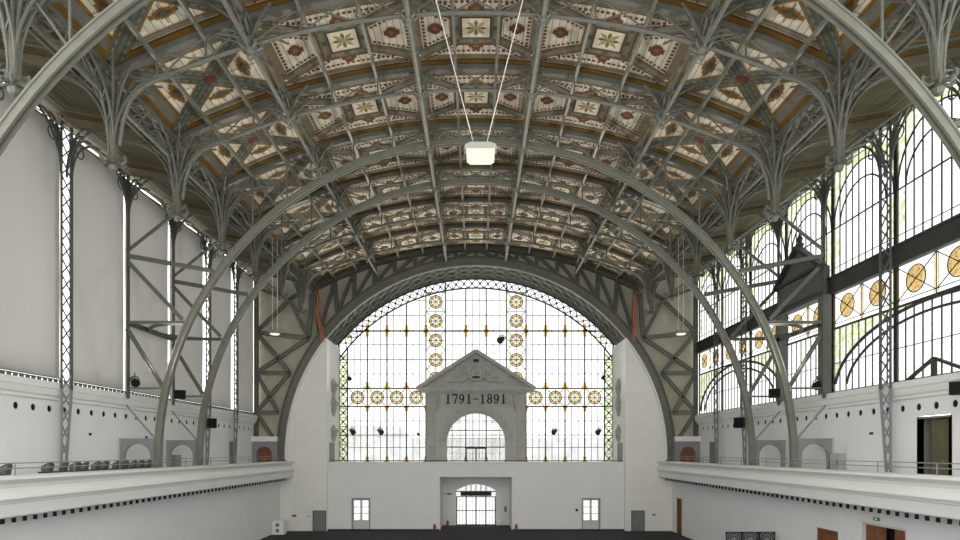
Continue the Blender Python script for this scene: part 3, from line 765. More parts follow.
# ------------------------------------------------------------------ right wall: leaded glazing, one window per bay
XG = 23.05
def side_window(i, d0, d1, label):
    t = thing('window_%d' % i, label, 'window', P(XG, (d0 + d1) / 2, 3.7), kind='structure')
    z0, zb0, zb1, z1 = 3.7, 10.05, 11.2, 18.45
    fn = lambda u, v: P(XG, u, v)
    b = MB(); a, c = d0 + .1, d1 - .1
    for y in (d0 + .06, d1 - .06): b.beam(P(XG, y, z0), P(XG, y, z1), .14, .16)
    b.box(XG - .22, XG + .12, d0, d1, zb0 + E, zb1 + E)
    b.box(XG - .30, XG - .22, d0, d1, zb0 + E, zb0 + .14 + E); b.box(XG - .30, XG - .22, d0, d1, zb1 - .14 + E, zb1 + E)
    for z, w in ((14.25, .07), (11.75, .04), (7.85, .12), (5.6, .04), (z0 + .05, .12), (8.15, .04)): b.beam(P(XG, d0, z), P(XG, d1, z), w, w)
    k = 9
    for q in range(1, k):
        y = a + (c - a) * q / k
        b.beam(P(XG, y, z0), P(XG, y, 7.85), .06); b.beam(P(XG, y, zb1), P(XG, y, z1), .06)
    cy = (a + c) / 2
    for R, top in ((2.85, 17.4), (2.2, 16.3)):
        R = min(R, (c - a) / 2 - .05)
        b.tube([P(XG - .03, cy + R * math.cos(t_), 14.25 + (top - 14.25) * math.sin(t_)) for t_ in [PI * j / 16 for j in range(17)]], .05, 5)
    # big arc below the medallions
    if d0 not in (40,):
        cen, hs = (31, 8.8) if d0 < 40 else (55, 8.6)
        for f_, w in ((1, .10), (.86, .08)):
            pts = [P(XG - .03, y, 3.7 + 4.05 * f_ * math.sqrt(max(0, 1 - ((y - cen) / (hs * f_)) ** 2))) for y in [d0 + (d1 - d0) * j / 40 for j in range(41)] if abs(y - cen) <= hs * f_]
            if len(pts) > 1: b.tube(pts, w, 5)
    part('mullions', b, M['mullion'], t)
    # glass: clear fields, pale and tinted fields
    b = MB()
    b.mat(0).prism(rect(a, c, zb1, z1), [], fn, (.012, 0, 0)); b.mat(0).prism(rect(a, c, 7.85, zb0), [], fn, (.012, 0, 0))
    b.mat(1).prism(rect(a, c, z0, 7.85), [], fn, (.012, 0, 0))
    # tinted glass at spandrels of the arches
    R = min(2.85, (c - a) / 2 - .05)
    for sg in (-1, 1):
        pts = [(cy + sg * R * math.cos(t_), 14.25 + 3.15 * math.sin(t_)) for t_ in [PI / 2 * j / 8 for j in range(9)]]
        b.mat(2).prism(pts + [(cy, 18.2), (cy + sg * R * 1.02, 18.2)], [], lambda u, v: P(XG - .015, u, v), (.01, 0, 0))
    for q in (0, k - 1):
        y0 = a + (c - a) * q / k; y1 = a + (c - a) * (q + 1) / k
        b.mat(2).prism(rect(y0 + .08, y1 - .08, 12, 14), [], lambda u, v: P(XG - .015, u, v), (.01, 0, 0))
    if d0 not in (40,):
        cen, hs = (31, 8.8) if d0 < 40 else (55, 8.6)
        ys = [d0 + (d1 - d0) * j / 30 for j in range(31)]
        lo = [(y, 3.75 + 4.0 * math.sqrt(max(0, 1 - ((y - cen) / hs) ** 2))) for y in ys]
        lo = [p_ for p_ in lo if p_[1] < 7.7]
        if len(lo) > 3: b.mat(2).prism(lo + [(lo[-1][0], 7.8), (lo[0][0], 7.8)], [], lambda u, v: P(XG - .018, u, v), (.01, 0, 0))
    part('pane', b, [M['clear'], M['pale'], M['greeng'], M['amber']], t)
    n_m = 2
    for q in range(n_m):
        cy2 = a + (c - a) * (q + .5) / n_m; h = 9.05; r = .72
        b = MB(); b.mat(0).prism(circle_pts(cy2, h, r * .98, 20), [], lambda u, v: P(XG - .02, u, v), (.01, 0, 0))
        b.mat(1).tube([P(XG - .03, y, z) for y, z in circle_pts(cy2, h, r, 20, closed=False)], .03, 5)
        hw = (c - a) / n_m / 2
        for sg in (-1, 1):
            b.beam(P(XG - .03, cy2 - hw, h - .95 * sg), P(XG - .03, cy2 + hw, h + .95 * sg), .04)
        b.mat(1).beam(P(XG - .02, cy2 + hw, 7.9), P(XG - .02, cy2 + hw, 10), .04)
        b.mat(2)
        for yy in (cy2 - hw + .12, cy2 + hw - .12): b.prism(rect(yy - .04, yy + .04, 7.95, 10), [], lambda u, v: P(XG - .02, u, v), (.01, 0, 0))
        part('medallion', b, [M['honey'], M['mullion'], M['amber']], t, 'round amber leaded medallion')
    return t
bw = [(16, 22), (22, 28)] + [(28, 34), (34, 40), (40, 46), (46, 52), (52, 58), (58, 64)]
wl = {16: 'leaded window bay of right wall before the frame edge', 22: 'leaded window bay of right wall at the frame edge', 28: 'tall leaded window bay nearest the right edge, with two amber medallions',
      34: 'leaded window bay just right of the dark gable on the right wall', 40: 'leaded window bay around the dark gable on right wall', 46: 'leaded window bay just beyond the pair of thick arches on right wall',
      52: 'leaded window bay second from the far end of right wall', 58: 'narrow leaded window bay next to the far end wall on right'}
for i, (d0, d1) in enumerate(bw): side_window(i + 1, d0, d1, wl[d0])
# dark gable over the beam between the pair of arches
t = thing('gable_canopy', 'dark gabled canopy with finial on the right glazing between thick arches', 'gable', P(22.6, 43, 10.0))
b = MB(); b.prism([(40.2, 10.0), (45.8, 10.0), (45.8, 12.0), (43, 13.9), (40.2, 12.0)], [], lambda u, v: P(22.35, u, v), (.6, 0, 0)); part('gable_panel', b, M['steel_dark'], t)
b = MB()
for sg in (-1, 1): b.beam(P(22.3, 43 + sg * 3.1, 11.9), P(22.3, 43, 14.1), .5, .26)
b.beam(P(22.3, 40, 12.0), P(22.3, 46, 12.0), .35, .22); b.beam(P(22.3, 40.1, 10.2), P(22.3, 45.9, 10.2), .3, .3); part('moulding', b, M['mullion'], t)
b = MB(); b.lathe([(.22, 0), (.3, .2), (.16, .35), (.22, .6), (.1, .85), (.05, 1.05)], P(22.45, 43, 14.1), 8); part('finial', b, M['mullion'], t)
for sg in (-1, 1):
    b = MB(); b.box(22.3, 22.85, 43 + sg * 2.85 - .3, 43 + sg * 2.85 + .3, 3.7 + E, 10.1 + E); part('pilaster', b, M['steel_dark'], t)
# gabled frame of the porch roof outside, low in the nearest window
t = thing('porch_gable', 'small dark gabled porch frame low in the rightmost window', 'gable', P(XG - .15, 31.2, 3.7))
b = MB(); b.beam(P(XG - .15, 32.9, 3.75), P(XG - .15, 31.0, 4.65), .16, .14); part('rafter', b, M['mullion'], t)
b = MB(); b.beam(P(XG - .15, 31.0, 4.65), P(XG - .15, 28.8, 3.75), .16, .14); part('rafter', b, M['mullion'], t)
b = MB(); b.beam(P(XG - .15, 31.0, 3.5), P(XG - .15, 31.0, 4.65), .2, .2); part('post', b, M['mullion'], t)

# ------------------------------------------------------------------ far end: lower wall, terrace, portal
Y0 = 64.5
def dome(cx, w, spring, rise, n=14):
    return [(cx + w * math.cos(PI * i / n), spring + rise * math.sin(PI * i / n)) for i in range(n + 1)]
ol = [(-15.5, 0), (-12.95, 0), (-12.95, 3.35), (-11.0, 3.35), (-11.0, 0), (-3.75, 0), (-3.75, 5.56), (3.75, 5.56), (3.75, 0), (11.0, 0), (11.0, 3.35), (12.95, 3.35), (12.95, 0), (15.5, 0), (15.5, -1.18 + E), (-15.5, -1.18 + E)]
b = MB(); b.prism(ol, [], lambda u, v: Vector((u, Y0, v)), (0, .45, 0))
w = solo('wall_end', b, M['plaster'], 'plain white lower end wall under the big arched window', 'wall', kind='structure')
b = MB(); b.box(-15.4, 15.4, Y0 - .06, Y0 + .5, -1.26 + E, -1.12 + E); part('coping', b, M['plaster'], w)
# recess of the portal
b = MB(); b.box(-4.0, -3.75, Y0 + .45, 69.3, 0, 5.8); b.box(3.75, 4.0, Y0 + .45, 69.3, 0, 5.8); b.box(-4, 4, Y0 + .45, 69.3, 5.56, 5.8)
arch = [(-2.2, 0), (-2.2, 3.85)] + [(-2.2 + 4.4 * i / 14, 3.85 + .72 * math.sin(PI * i / 14) ** .8) for i in range(1, 14)] + [(2.2, 3.85), (2.2, 0)]
b.prism([(-4, 0)] + arch + [(4, 0), (4, 5.8), (-4, 5.8)], [], lambda u, v: Vector((u, 69.0, v)), (0, .4, 0))
solo('wall_end_portal', b, M['plaster'], 'white side and back walls of the recessed entrance portal', 'wall', kind='structure')
t = thing('door_5', 'glazed entrance doors with arched fanlight in the central portal', 'door', (0, 69.2, 0), kind='structure')
b = MB()
for x in (-2.15, -1.1, 0, 1.1, 2.15): b.beam((x, 69.2, 0), (x, 69.2, 3.2), .15, .12)
for x in (-1.1, -.55, 0, .55, 1.1): b.beam((x, 69.2, 3.2), (x, 69.2, 4.5), .09, .08)
for z in (.04, 1.6, 3.15, 3.75): b.beam((-2.2, 69.2, z), (2.2, 69.2, z), .05 if z in (1.6,) else .12, .1)
for x in (-1.85, -1.5, -.75, -.4, .4, .75, 1.5, 1.85): b.beam((x, 69.2, 0), (x, 69.2, 3.2), .045)
part('mullions', b, M['steel_dark'], t)
b = MB(); b.prism([(p[0] * .995, p[1]) for p in arch], [], lambda u, v: Vector((u, 69.22, v)), (0, .012, 0)); part('pane', b, M['pale'], t)
b = MB(); b.box(-1.72, 1.72, 68.85, 69.15, 3.28, 3.72); part('header_box', b, M['black'], t, 'dark header box')
# white glazed double doors either side
for sg, lb, i in ((-1, 'white glazed double door in the end wall, left of the portal', 6), (1, 'white glazed double door in the end wall, right of the portal', 7)):
    cx = sg * 11.97
    t = thing('door_%d' % i, lb, 'door', (cx, Y0 + .2, 0), kind='structure')
    b = MB(); b.box(cx - .98, cx - .86, Y0 + .02, Y0 + .4, 0, 3.35); b.box(cx + .86, cx + .98, Y0 + .02, Y0 + .4, 0, 3.35); b.box(cx - .86, cx + .86, Y0 + .02, Y0 + .4, 3.23, 3.35); part('frame', b, M['steel_pale'], t)
    for q in (-1, 1):
        x0, x1 = sorted([cx, cx + q * .86])
        b = MB(); b.prism(rect(x0, x1, 0, 3.24), [rect(x0 + .12, x1 - .12, 1.05, 3.1)], lambda u, v: Vector((u, Y0 + .2, v)), (0, .06, 0))
        for z in (1.73, 2.42): b.box(x0 + .12, x1 - .12, Y0 + .21, Y0 + .25, z - .04, z + .04)
        b.box(x0 + .14, x1 - .14, Y0 + .17, Y0 + .2, .2, .85)
        lf = part('leaf', b, M['whitedoor'], t)
        b = MB(); b.box(x0 + .12, x1 - .12, Y0 + .225, Y0 + .235, 1.05, 3.1); part('pane', b, M['pale'], lf)
        b = MB(); xx = cx + q * .09; b.rod((xx, Y0 + .2, 1.1), (xx, Y0 + .1, 1.1), .02); b.rod((xx, Y0 + .1, 1.1), (xx + q * .14, Y0 + .1, 1.1), .02); part('handle', b, M['metalbox'], lf)
    if sg > 0:
        pass
# terrace floor and front rail
b = MB(); b.box(-15.4, 15.4, Y0 + .45, 70.4, -1.7 + E, -1.35 + E)
solo('floor_terrace', b, M['floor2'], 'terrace floor behind the end wall coping, under the big window', 'floor', kind='structure')
t = thing('terrace_railing', 'thin low metal railing on the coping below the big window', 'railing', (0, 64.7, -1.12 + E))
b = MB(); b.rod((-15.3, 64.7, -1.0 + E), (15.3, 64.7, -1.0 + E), .05); part('bar', b, M['steel_dark'], t)
for i in range(16):
    x = -15.2 + 30.4 * i / 15; b = MB(); b.rod((x, 64.7, -1.13 + E), (x, 64.7, -1.0 + E), .025); part('post', b, M['steel_dark'], t)

# piers with curved flank
RT = 19.6
for s in (-1, 1):
    outer = [(15.4, 0), (20.3, 0), (20.3, -1.6 + E)]
    a0 = math.asin(min(1, 1.1 / RT)); a1 = math.acos(15.4 / RT)
    for i in range(25):
        a = -.06 + (a1 + .06) * i / 24; outer.append((RT * math.cos(a), HA + RT * math.sin(a) + E))
    t = thing('corner_pier', 'tall white ashlar pier with curved outer flank, %s of the big window' % SN[s], 'pier', (s * 17.5, 67, 0), 'white piers beside the window')
    b = MB(); b.prism([(s * x, z) for x, z in outer], [], lambda u, v: Vector((u, 64, v)), (0, 6.3, 0)); part('shaft', b, M['pier'], t)
    b = MB()
    pts = [Vector((s * (RT + .02) * math.cos(a), 63.98, HA + (RT + .02) * math.sin(a) + E)) for a in [-.02 + (a1 + .02) * i / 24 for i in range(25)]]
    b.tube(pts, .13, 6); part('edge_roll', b, M['plaster'], t)
    xi = s * 15.4
    for (zc, hh) in ((6.9, .95), (4.9, 1.2), (1.9, .95)):   # carved cartouches on the inner flank
        b = MB(); sg = -s
        for k, (r, dep) in enumerate(((1.0, .10), (.72, .20), (.42, .32))):
            b.prism(circle_pts(66.9, zc, r * 1.05, 16, ry=r * hh), [], lambda u, v: P(xi, u, v), (sg * dep, 0, 0))
        for k in (-1, 1): b.lathe([(.02, -.02), (.2, .0), (.24, .18), (.1, .34)], P(xi, 66.9 + k * .95, zc + .3), 8, 'x')
        part('cartouche', b, M['stone'], t)
    b = MB(); b.box(*sorted([xi, xi - s * .05]), 65.2, 67.4, -1.2 + E, .9 + E); part('side_doorway', b, M['greydoor'], t, 'dark doorway on the inner flank')

# grey service doors at the foot of the piers
for s, nm, lb in ((-1, 'door_8', 'grey metal service door at foot of the left pier'), (1, 'door_9', 'grey metal service door at foot of the right pier')):
    cx = -16.15 if s < 0 else 16.7
    t = thing(nm, lb, 'door', (cx, 63.95, 0), kind='structure')
    b = MB(); b.box(cx - .68, cx - .6, 63.86, 64.0, 0, 2.12); b.box(cx + .6, cx + .68, 63.86, 64.0, 0, 2.12); b.box(cx - .6, cx + .6, 63.86, 64, 2.05, 2.12); part('frame', b, M['steel_dark'], t)
    b = MB(); b.box(cx - .6, cx + .6, 63.9, 63.99, .01, 2.05); lf = part('leaf', b, M['greydoor'], t)
    b = MB(); b.rod((cx - .5, 63.9, 1.05), (cx - .5, 63.82, 1.05), .02); b.rod((cx - .5, 63.82, 1.05), (cx - .36, 63.82, 1.05), .02); part('handle', b, M['metalbox'], lf)

# ------------------------------------------------------------------ far end: steel ring, spandrels, soffit
b = MB()
X1 = 23.3; ol = [(X1, 1.0)]
ol = [(XW + .2, .9)] + [(x, HAI(x) + .1) for x in (XW + .2, XE)] + [(XE - 2 * XE * i / 24, hv(XE - 2 * XE * i / 24) + .1) for i in range(1, 24)] + [(-x, HAI(x) + .1) for x in (XE, XW + .2)] + [(-XW - .2, .9)]
ol += [(20.0 * math.cos(PI - a), HA + 20.0 * math.sin(PI - a)) for a in [.07 + (PI - .14) * i / 48 for i in range(49)]]
b.prism(ol, [], lambda u, v: P(u, 64.75, v), (0, .3, 0))
solo('wall_end_upper', b, M['infill'], 'cream panel wall behind the end truss around the arched window', 'wall', kind='structure')

t = thing('end_arch_truss', 'dark grey cross-braced truss framing the big arched end window', 'truss', (0, 64.2, E))
b = MB(); sweep_arc(b, 20.15, [(-.5, -.25), (-.5, .25), (-.38, .28), (.38, .28), (.5, .25), (.5, -.25), (.38, -.30), (.30, -.14), (-.30, -.14), (-.38, -.30)], n=72, d=64.2, foot=GF)
part('arch_ring', b, M['steel'], t)
b = MB(); rings = []
for i in range(49):
    X = -16.7 + 33.4 * i / 48
    rings.append([P(X, 64.2 + w_, (hv(X) if abs(X) < XE else hv(XE)) - q) for w_, q in ((-.25, .02), (.25, .02), (.25, .5), (-.25, .5))])
b.loft(rings); part('top_chord', b, M['steel_dark'], t)
XN = [0, 2.1, 4.2, 6.3, 8.4, 10.5, 12.6, 14.6, 16.5]
for sgn in (-1, 1):
    b = MB(); pt = lambda X: P(sgn * X, 64.2, hv(X if X < XE else XE) - .3)
    pb = lambda X: P(sgn * X * (1 if X < 14 else .985), 64.2, ha(X * (1 if X < 14 else .985), 20.6))
    for i, X in enumerate(XN):
        if X > 0 or sgn > 0: b.ibeam(pt(X), pb(X), .36, .3)
        if i + 1 < len(XN): b.ibeam(pt(X) if i % 1 == 0 else pb(X), pb(XN[i + 1]), .3, .26)
    part('crown_web', b, M['steel_dark'], t)
    A, QA, PB, QB, PC, QC = (22.75, 12.3), (17.3, 11.7), (22.75, 8.1), (19.3, 8.1), (22.75, 4.0), (20.5, 4.0)
    T, U = (19.3, 15.7), (16.9, 17.3)
    for (p, q, w_) in ((A, QA, .42), (PB, QB, .42), (PC, QC, .42), (A, T, .34), (T, QA, .34), (T, U, .34), (A, QB, .4), (QA, PB, .4), (PB, QC, .36), (QB, PC, .36), (PC, (20.8, 1.0), .36), (U, QA, .4), ((22.75, 16.9), T, .3)):
        b = MB(); b.ibeam(P(sgn * p[0], 64.2, p[1]), P(sgn * q[0], 64.2, q[1]), w_, .3); part('brace', b, M['steel'], t)
    b = MB(); b.ibeam(P(sgn * 22.75, 64.2, GF), P(sgn * 22.75, 64.2, 18.0), .4, .35); part('corner_post', b, M['steel_dark'], t)

# latticed soffit leading back to the window
t = thing('arch_soffit', 'latticed steel barrel soffit between the end truss and the big window', 'soffit', (0, 67, E + 19))
am = math.acos(16.6 / 20.0); arcs = [am + (PI - 2 * am) * i / 40 for i in range(41)]
b = MB(); b.loft([[P(20.25 * math.cos(a), d, HA + 20.25 * math.sin(a)) for d in (64.5, 70.2)] + [P(20.4 * math.cos(a), d, HA + 20.4 * math.sin(a)) for d in (70.2, 64.5)] for a in arcs]); part('barrel_sheet', b, M['steel_dark'], t)
for dd in (64.9, 66.8, 68.6, 69.9):
    b = MB(); b.tube([P(20.1 * math.cos(a), dd, HA + 20.1 * math.sin(a)) for a in arcs], .14 if dd in (64.9, 69.9) else .09, 6); part('soffit_rib', b, M['steel_light'], t)
b = MB(); q = 30
for i in range(q):
    a, c = am + (PI - 2 * am) * i / q, am + (PI - 2 * am) * (i + 1) / q
    f = lambda a_, d_: P(20.1 * math.cos(a_), d_, HA + 20.1 * math.sin(a_))
    for u, v in ((64.9, 66.8), (66.8, 68.6), (68.6, 69.9)): b.beam(f(a, u), f(c, v), .10); b.beam(f(c, u), f(a, v), .10)
part('lattice', b, M['steel_light'], t)

# ------------------------------------------------------------------ the big window
RW = 19.95
win = thing('window_9', 'huge arched leaded window filling the end wall, with amber medallions', 'window', (0, DW, -1.3 + E), kind='structure')
XC = [1.15, 3.44, 5.65, 7.85, 10.05, 12.27, 14.5]
HB = -1.35
def hw(X, R=RW): return HA + math.sqrt(max(0.0, R * R - X * X))
def hx(h, R=RW): return min(15.55, math.sqrt(max(0, R * R - (h - HA) ** 2)))
b = MB()
for X in XC:
    for s in (-1, 1): b.beam(P(s * X, DW, HB), P(s * X, DW, hw(X, RW - (1.0 if X not in (3.44, 5.65) else .0))), .13, .13)
for s in (-1, 1): b.beam(P(s * 15.5, DW, HB), P(s * 15.5, DW, hw(15.5)), .2, .2)
for h, w_ in ((13.55, .15), (10.3, .09), (7.06, .13), (5.02, .13), (1.8, .08), (HB, .2)): b.beam(P(-hx(h), DW, h), P(hx(h), DW, h), w_, w_)
for R, w_ in ((RW, .12), (RW - 1.05, .09)):
    a0 = math.acos(15.5 / R); b.tube([P(R * math.cos(a), DW, HA + R * math.sin(a)) for a in [a0 + (PI - 2 * a0) * i / 60 for i in range(61)]], w_, 6)
part('mullions', b, M['mullion'], win)
# thin leading
b = MB(); edge = RW - 1.05
cols = [-14.5, -12.27, -10.05, -7.85, -5.65, None, -3.44, -1.15, 1.15, 3.44, None, 5.65, 7.85, 10.05, 12.27, 14.5]
for i in range(len(cols) - 1):
    if cols[i] is None or cols[i + 1] is None: continue
    for q in (1, 2):
        X = cols[i] + (cols[i + 1] - cols[i]) * q / 3
        top = hw(X, edge)
        b.beam(P(X, DW, HB), P(X, DW, 5.0), .065); b.beam(P(X, DW, 7.1), P(X, DW, top), .065)
for h in (15.3, 17.0, 12.0, 8.7, 3.4, .4):
    xe = hx(h, edge)
    if xe > 14.5: xe = 14.5
    for a, c in ((-xe, -5.65), (-3.44, 3.44), (5.65, xe)): b.beam(P(a, DW, h), P(c, DW, h), .065)
part('leading', b, M['lead'], win)
# border of crossed lattice: up the jambs and round the arc
b = MB(); z = HB
while z < 10.6:
    for s in (-1, 1):
        b.beam(P(s * 14.5, DW, z), P(s * 15.5, DW, z + 1.03), .085); b.beam(P(s * 15.5, DW, z), P(s * 14.5, DW, z + 1.03), .085)
        b.beam(P(s * 14.5, DW, z), P(s * 15.5, DW, z), .07)
        b.lathe([(.02, -.02), (.14, -.02), (.14, .02), (.02, .02)], P(s * 15.0, DW, z + .51), 8, 'y')
    z += 1.03
a0 = math.acos(15.4 / RW); q = 38
for i in range(q):
    a, c = a0 + (PI - 2 * a0) * i / q, a0 + (PI - 2 * a0) * (i + 1) / q
    f = lambda R, a_: P(R * math.cos(a_), DW, HA + R * math.sin(a_))
    b.beam(f(RW, a), f(edge, c), .085); b.beam(f(edge, a), f(RW, c), .085); b.beam(f(edge, a), f(RW, a), .07)
    m_ = (a + c) / 2; b.lathe([(.02, -.02), (.14, -.02), (.14, .02), (.02, .02)], f((RW + edge) / 2, m_), 8, 'y')
part('border_lattice', b, M['mullion'], win)
# glass
b = MB()
ol = [(-15.5, HB), (15.5, HB)] + [(RW * math.cos(a), HA + RW * math.sin(a)) for a in [math.acos(15.5 / RW) + (PI - 2 * math.acos(15.5 / RW)) * i / 40 for i in range(41)]]
b.mat(0).prism(ol, [], lambda u, v: P(u, DW + .03, v), (0, .012, 0))
for s in (-1, 1):                                          # pale green border strips
    b.mat(1).prism([(s * 14.55, HB), (s * 15.45, HB), (s * 15.45, 10.8), (s * 14.55, 10.8)], [], lambda u, v: P(u, DW + .015, v), (0, .01, 0))
part('pane', b, [M['clear'], M['greeng']], win)
b = MB()
def node(x, h, up, side, down):                            # amber flame at a crossing
    for dx, dz, l in ((0, 1, up), (0, -1, down), (1, 0, side), (-1, 0, side)):
        if not l: continue
        q = [(-.26, .05), (.26, .05), (.16, .3), (.19, .45), (.07, .6), (0, 1.0), (-.07, .6), (-.19, .45), (-.16, .3)] if dz else [(-.16, .05), (.16, .05), (.1, .5), (0, 1.0), (-.1, .5)]
        b.prism([(x + u, h + dz * v * l) if dz else (x + dx * v * l, h + u) for u, v in q], [], lambda u, v: P(u, DW - .09, v), (0, .01, 0))
for X in XC[2:-1] + [1.15]:
    for s in (-1, 1):
        node(s * X, 13.55, 1.2, .55, 1.2); node(s * X, 7.15, 1.1, .5, 0); node(s * X, 4.97, 0, .4, .9); node(s * X, HB + .1, 1.1, .5, 0)
for s in (-1, 1):
    node(s * 14.4, 13.0, .5, .3, .5)
part('amber_glass', b, M['amber'], win, 'amber glass ornaments')
def medallion(x, h):
    r = .74; b = MB()
    b.mat(0).prism(circle_pts(x, h, r, 20), [circle_pts(x, h, r * .66, 20)], lambda u, v: P(u, DW - .02, v), (0, .01, 0))
    b.mat(4).prism(circle_pts(x, h, r * .64, 16), [circle_pts(x, h, r * .23, 16)], lambda u, v: P(u, DW - .02, v), (0, .01, 0))
    b.mat(2).prism(circle_pts(x, h, r * .22, 10), [], lambda u, v: P(u, DW - .03, v), (0, .01, 0))
    b.mat(1).tube([P(u, DW - .03, v) for u, v in circle_pts(x, h, r, 20, closed=False)], .045, 4)
    b.mat(1).tube([P(u, DW - .03, v) for u, v in circle_pts(x, h, r * .66, 16, closed=False)], .03, 4)
    for k in range(8):
        a = k * PI / 4; l = 1.02 if k % 2 == 0 else 1.42
        b.beam(P(x + (.2 if k % 2 else 0.16) * math.cos(a), DW - .02, h + .2 * math.sin(a)), P(x + l * math.cos(a), DW - .02, h + l * math.sin(a)), .06)
    b.mat(3)
    for k in range(4):
        a = PI / 4 + k * PI / 2; x1, h1 = x + 1.0 * math.cos(a), h + 1.0 * math.sin(a)
        b.prism(circle_pts(x1, h1, .16, 6), [], lambda u, v: P(u, DW - .02, v), (0, .01, 0))
    part('medallion', b, [M['honey'], M['mullion'], M['blue'], M['greeng'], M['cream_glass']], win, 'round amber medallion')
for s in (-1, 1):
    for a, c in ((5.65, 7.85), (7.85, 10.05), (10.05, 12.27), (12.27, 14.5)): medallion(s * (a + c) / 2, 6.04)
    for y in (302, 321, 340.5, 360, 378.5): medallion(s * 4.54, (451 - y) * .1129)
    b = MB()
    for y in (292.5, 311.7, 330.8, 350, 369): b.beam(P(s * 3.44, DW, (451 - y) * .1129), P(s * 5.65, DW, (451 - y) * .1129), .07)
    part('strip_bars', b, M['mullion'], win)

# ------------------------------------------------------------------ stone pavilion with the dates
pav = thing('stone_portal', 'grey stone portal with pediment, dated 1791-1891, before the big window', 'portal', (0, 68.8, -1.35 + E))
YF = 68.6
ar = [(-3.25, HB), (-3.25, .95)] + [(3.25 * math.cos(PI - PI * i / 20), .95 + 3.25 * math.sin(PI * i / 20)) for i in range(1, 20)] + [(3.25, .95), (3.25, HB)]
b = MB(); b.prism([(-5.5, HB)] + ar + [(5.5, HB), (5.5, 6.6), (-5.5, 6.6)], [], lambda u, v: P(u, YF, v), (0, 1.1, 0)); part('facade', b, M['stone_joint'], pav)
b = MB()
n = 13
for i in range(n):                                          # voussoirs of the arch
    a, c = PI * i / n + .012, PI * (i + 1) / n - .012; R0, R1 = 3.25, 4.15 if i != n // 2 else 4.75
    dep = .12 if i != n // 2 else .3
    b.prism([(R0 * math.cos(a), .95 + R0 * math.sin(a)), (R1 * math.cos(a), .95 + R1 * math.sin(a)), (R1 * math.cos(c), .95 + R1 * math.sin(c)), (R0 * math.cos(c), .95 + R0 * math.sin(c))], [], lambda u, v: P(u, YF - dep, v), (0, dep + .02, 0))
part('archivolt', b, M['stone'], pav)
b = MB(); b.prism([(-6.35, 6.6), (6.35, 6.6), (6.35, 6.85), (6.05, 6.95), (0, 10.9), (-6.05, 6.95), (-6.35, 6.85)], [], lambda u, v: P(u, YF - .1, v), (0, 1.2, 0)); part('pediment', b, M['stone'], pav)
b = MB(); b.box(-6.4, 6.4, YF - .75, YF + .1, 6.62 + E, 7.0 + E); b.box(-6.1, 6.1, YF - .45, YF + .1, 6.42 + E, 6.62 + E)
for s in (-1, 1):
    b.beam(P(s * 6.5, YF - .3, 6.86), P(0, YF - .3, 11.02), .95, .36, Vector((0, 0, 1)))
    for i in range(6):
        f = (i + .7) / 6.6; x = s * 6.2 * (1 - f); z = 6.75 + 4.1 * f - .05
        b.box(x - .13, x + .13, YF - .55, YF, z - .14 + E, z + .14 + E)
for i in range(13): x = -5.7 + 11.4 * i / 12; b.box(x - .16, x + .16, YF - .6, YF, 6.5 + E, 6.64 + E) if False else None
part('cornice', b, M['stone'], pav)
b = MB(); b.lathe([(.02, -.32), (.55, -.30), (.7, -.18), (.78, -.26), (1.0, -.26), (1.06, -.1), (1.06, .05)], P(0, YF - .1, 8.7), 20, 'y')
b.lathe([(.02, -.5), (.25, -.46), (.4, -.3), (.45, -.2)], P(0, YF - .1, 8.75), 10, 'y')
for s in (-1, 1):
    b.tube([P(s * x, YF - .2, h) for x, h in ((.9, 8.0), (1.5, 7.75), (2.2, 7.8), (2.7, 7.5), (3.1, 7.7))], [.2, .25, .2, .16, .08], 6)
    b.tube([P(s * x, YF - .2, h) for x, h in ((1.0, 8.9), (1.5, 8.6), (1.9, 8.2), (2.4, 8.2))], [.16, .2, .16, .08], 6)
part('relief', b, M['stone'], pav, 'carved round relief with garlands')
b = MB(); b.box(-.3, .3, YF - .45, YF - .1, 9.85 + E, 10.12 + E); part('relief_shadow_slot', b, M['black'], pav, 'black slot standing in for relief shadow'); b = MB(); b.box(-.4, .4, YF - .72, YF - .55, 8.02 + E, 8.2 + E); part('relief_shadow_slot', b, M['black'], pav, 'black slot standing in for relief shadow')  # black boxes stand in for shadow in the carved pediment
b = MB(); b.box(-4.1, 4.1, YF - .1, YF + .02, 5.0 + E, 6.45 + E); part('date_panel', b, M['stone'], pav)
for s in (-1, 1):
    b = MB()
    b.box(*sorted([s * 4.55, s * 5.5]), YF - .14, YF + .02, HB + E, 6.3 + E)
    b.tube([P(s * 4.4, YF - .2, h) for h in (6.2, 5.6, 4.9, 4.4)], [.22, .3, .22, .12], 6)
    part('pilaster', b, M['stone'], pav)
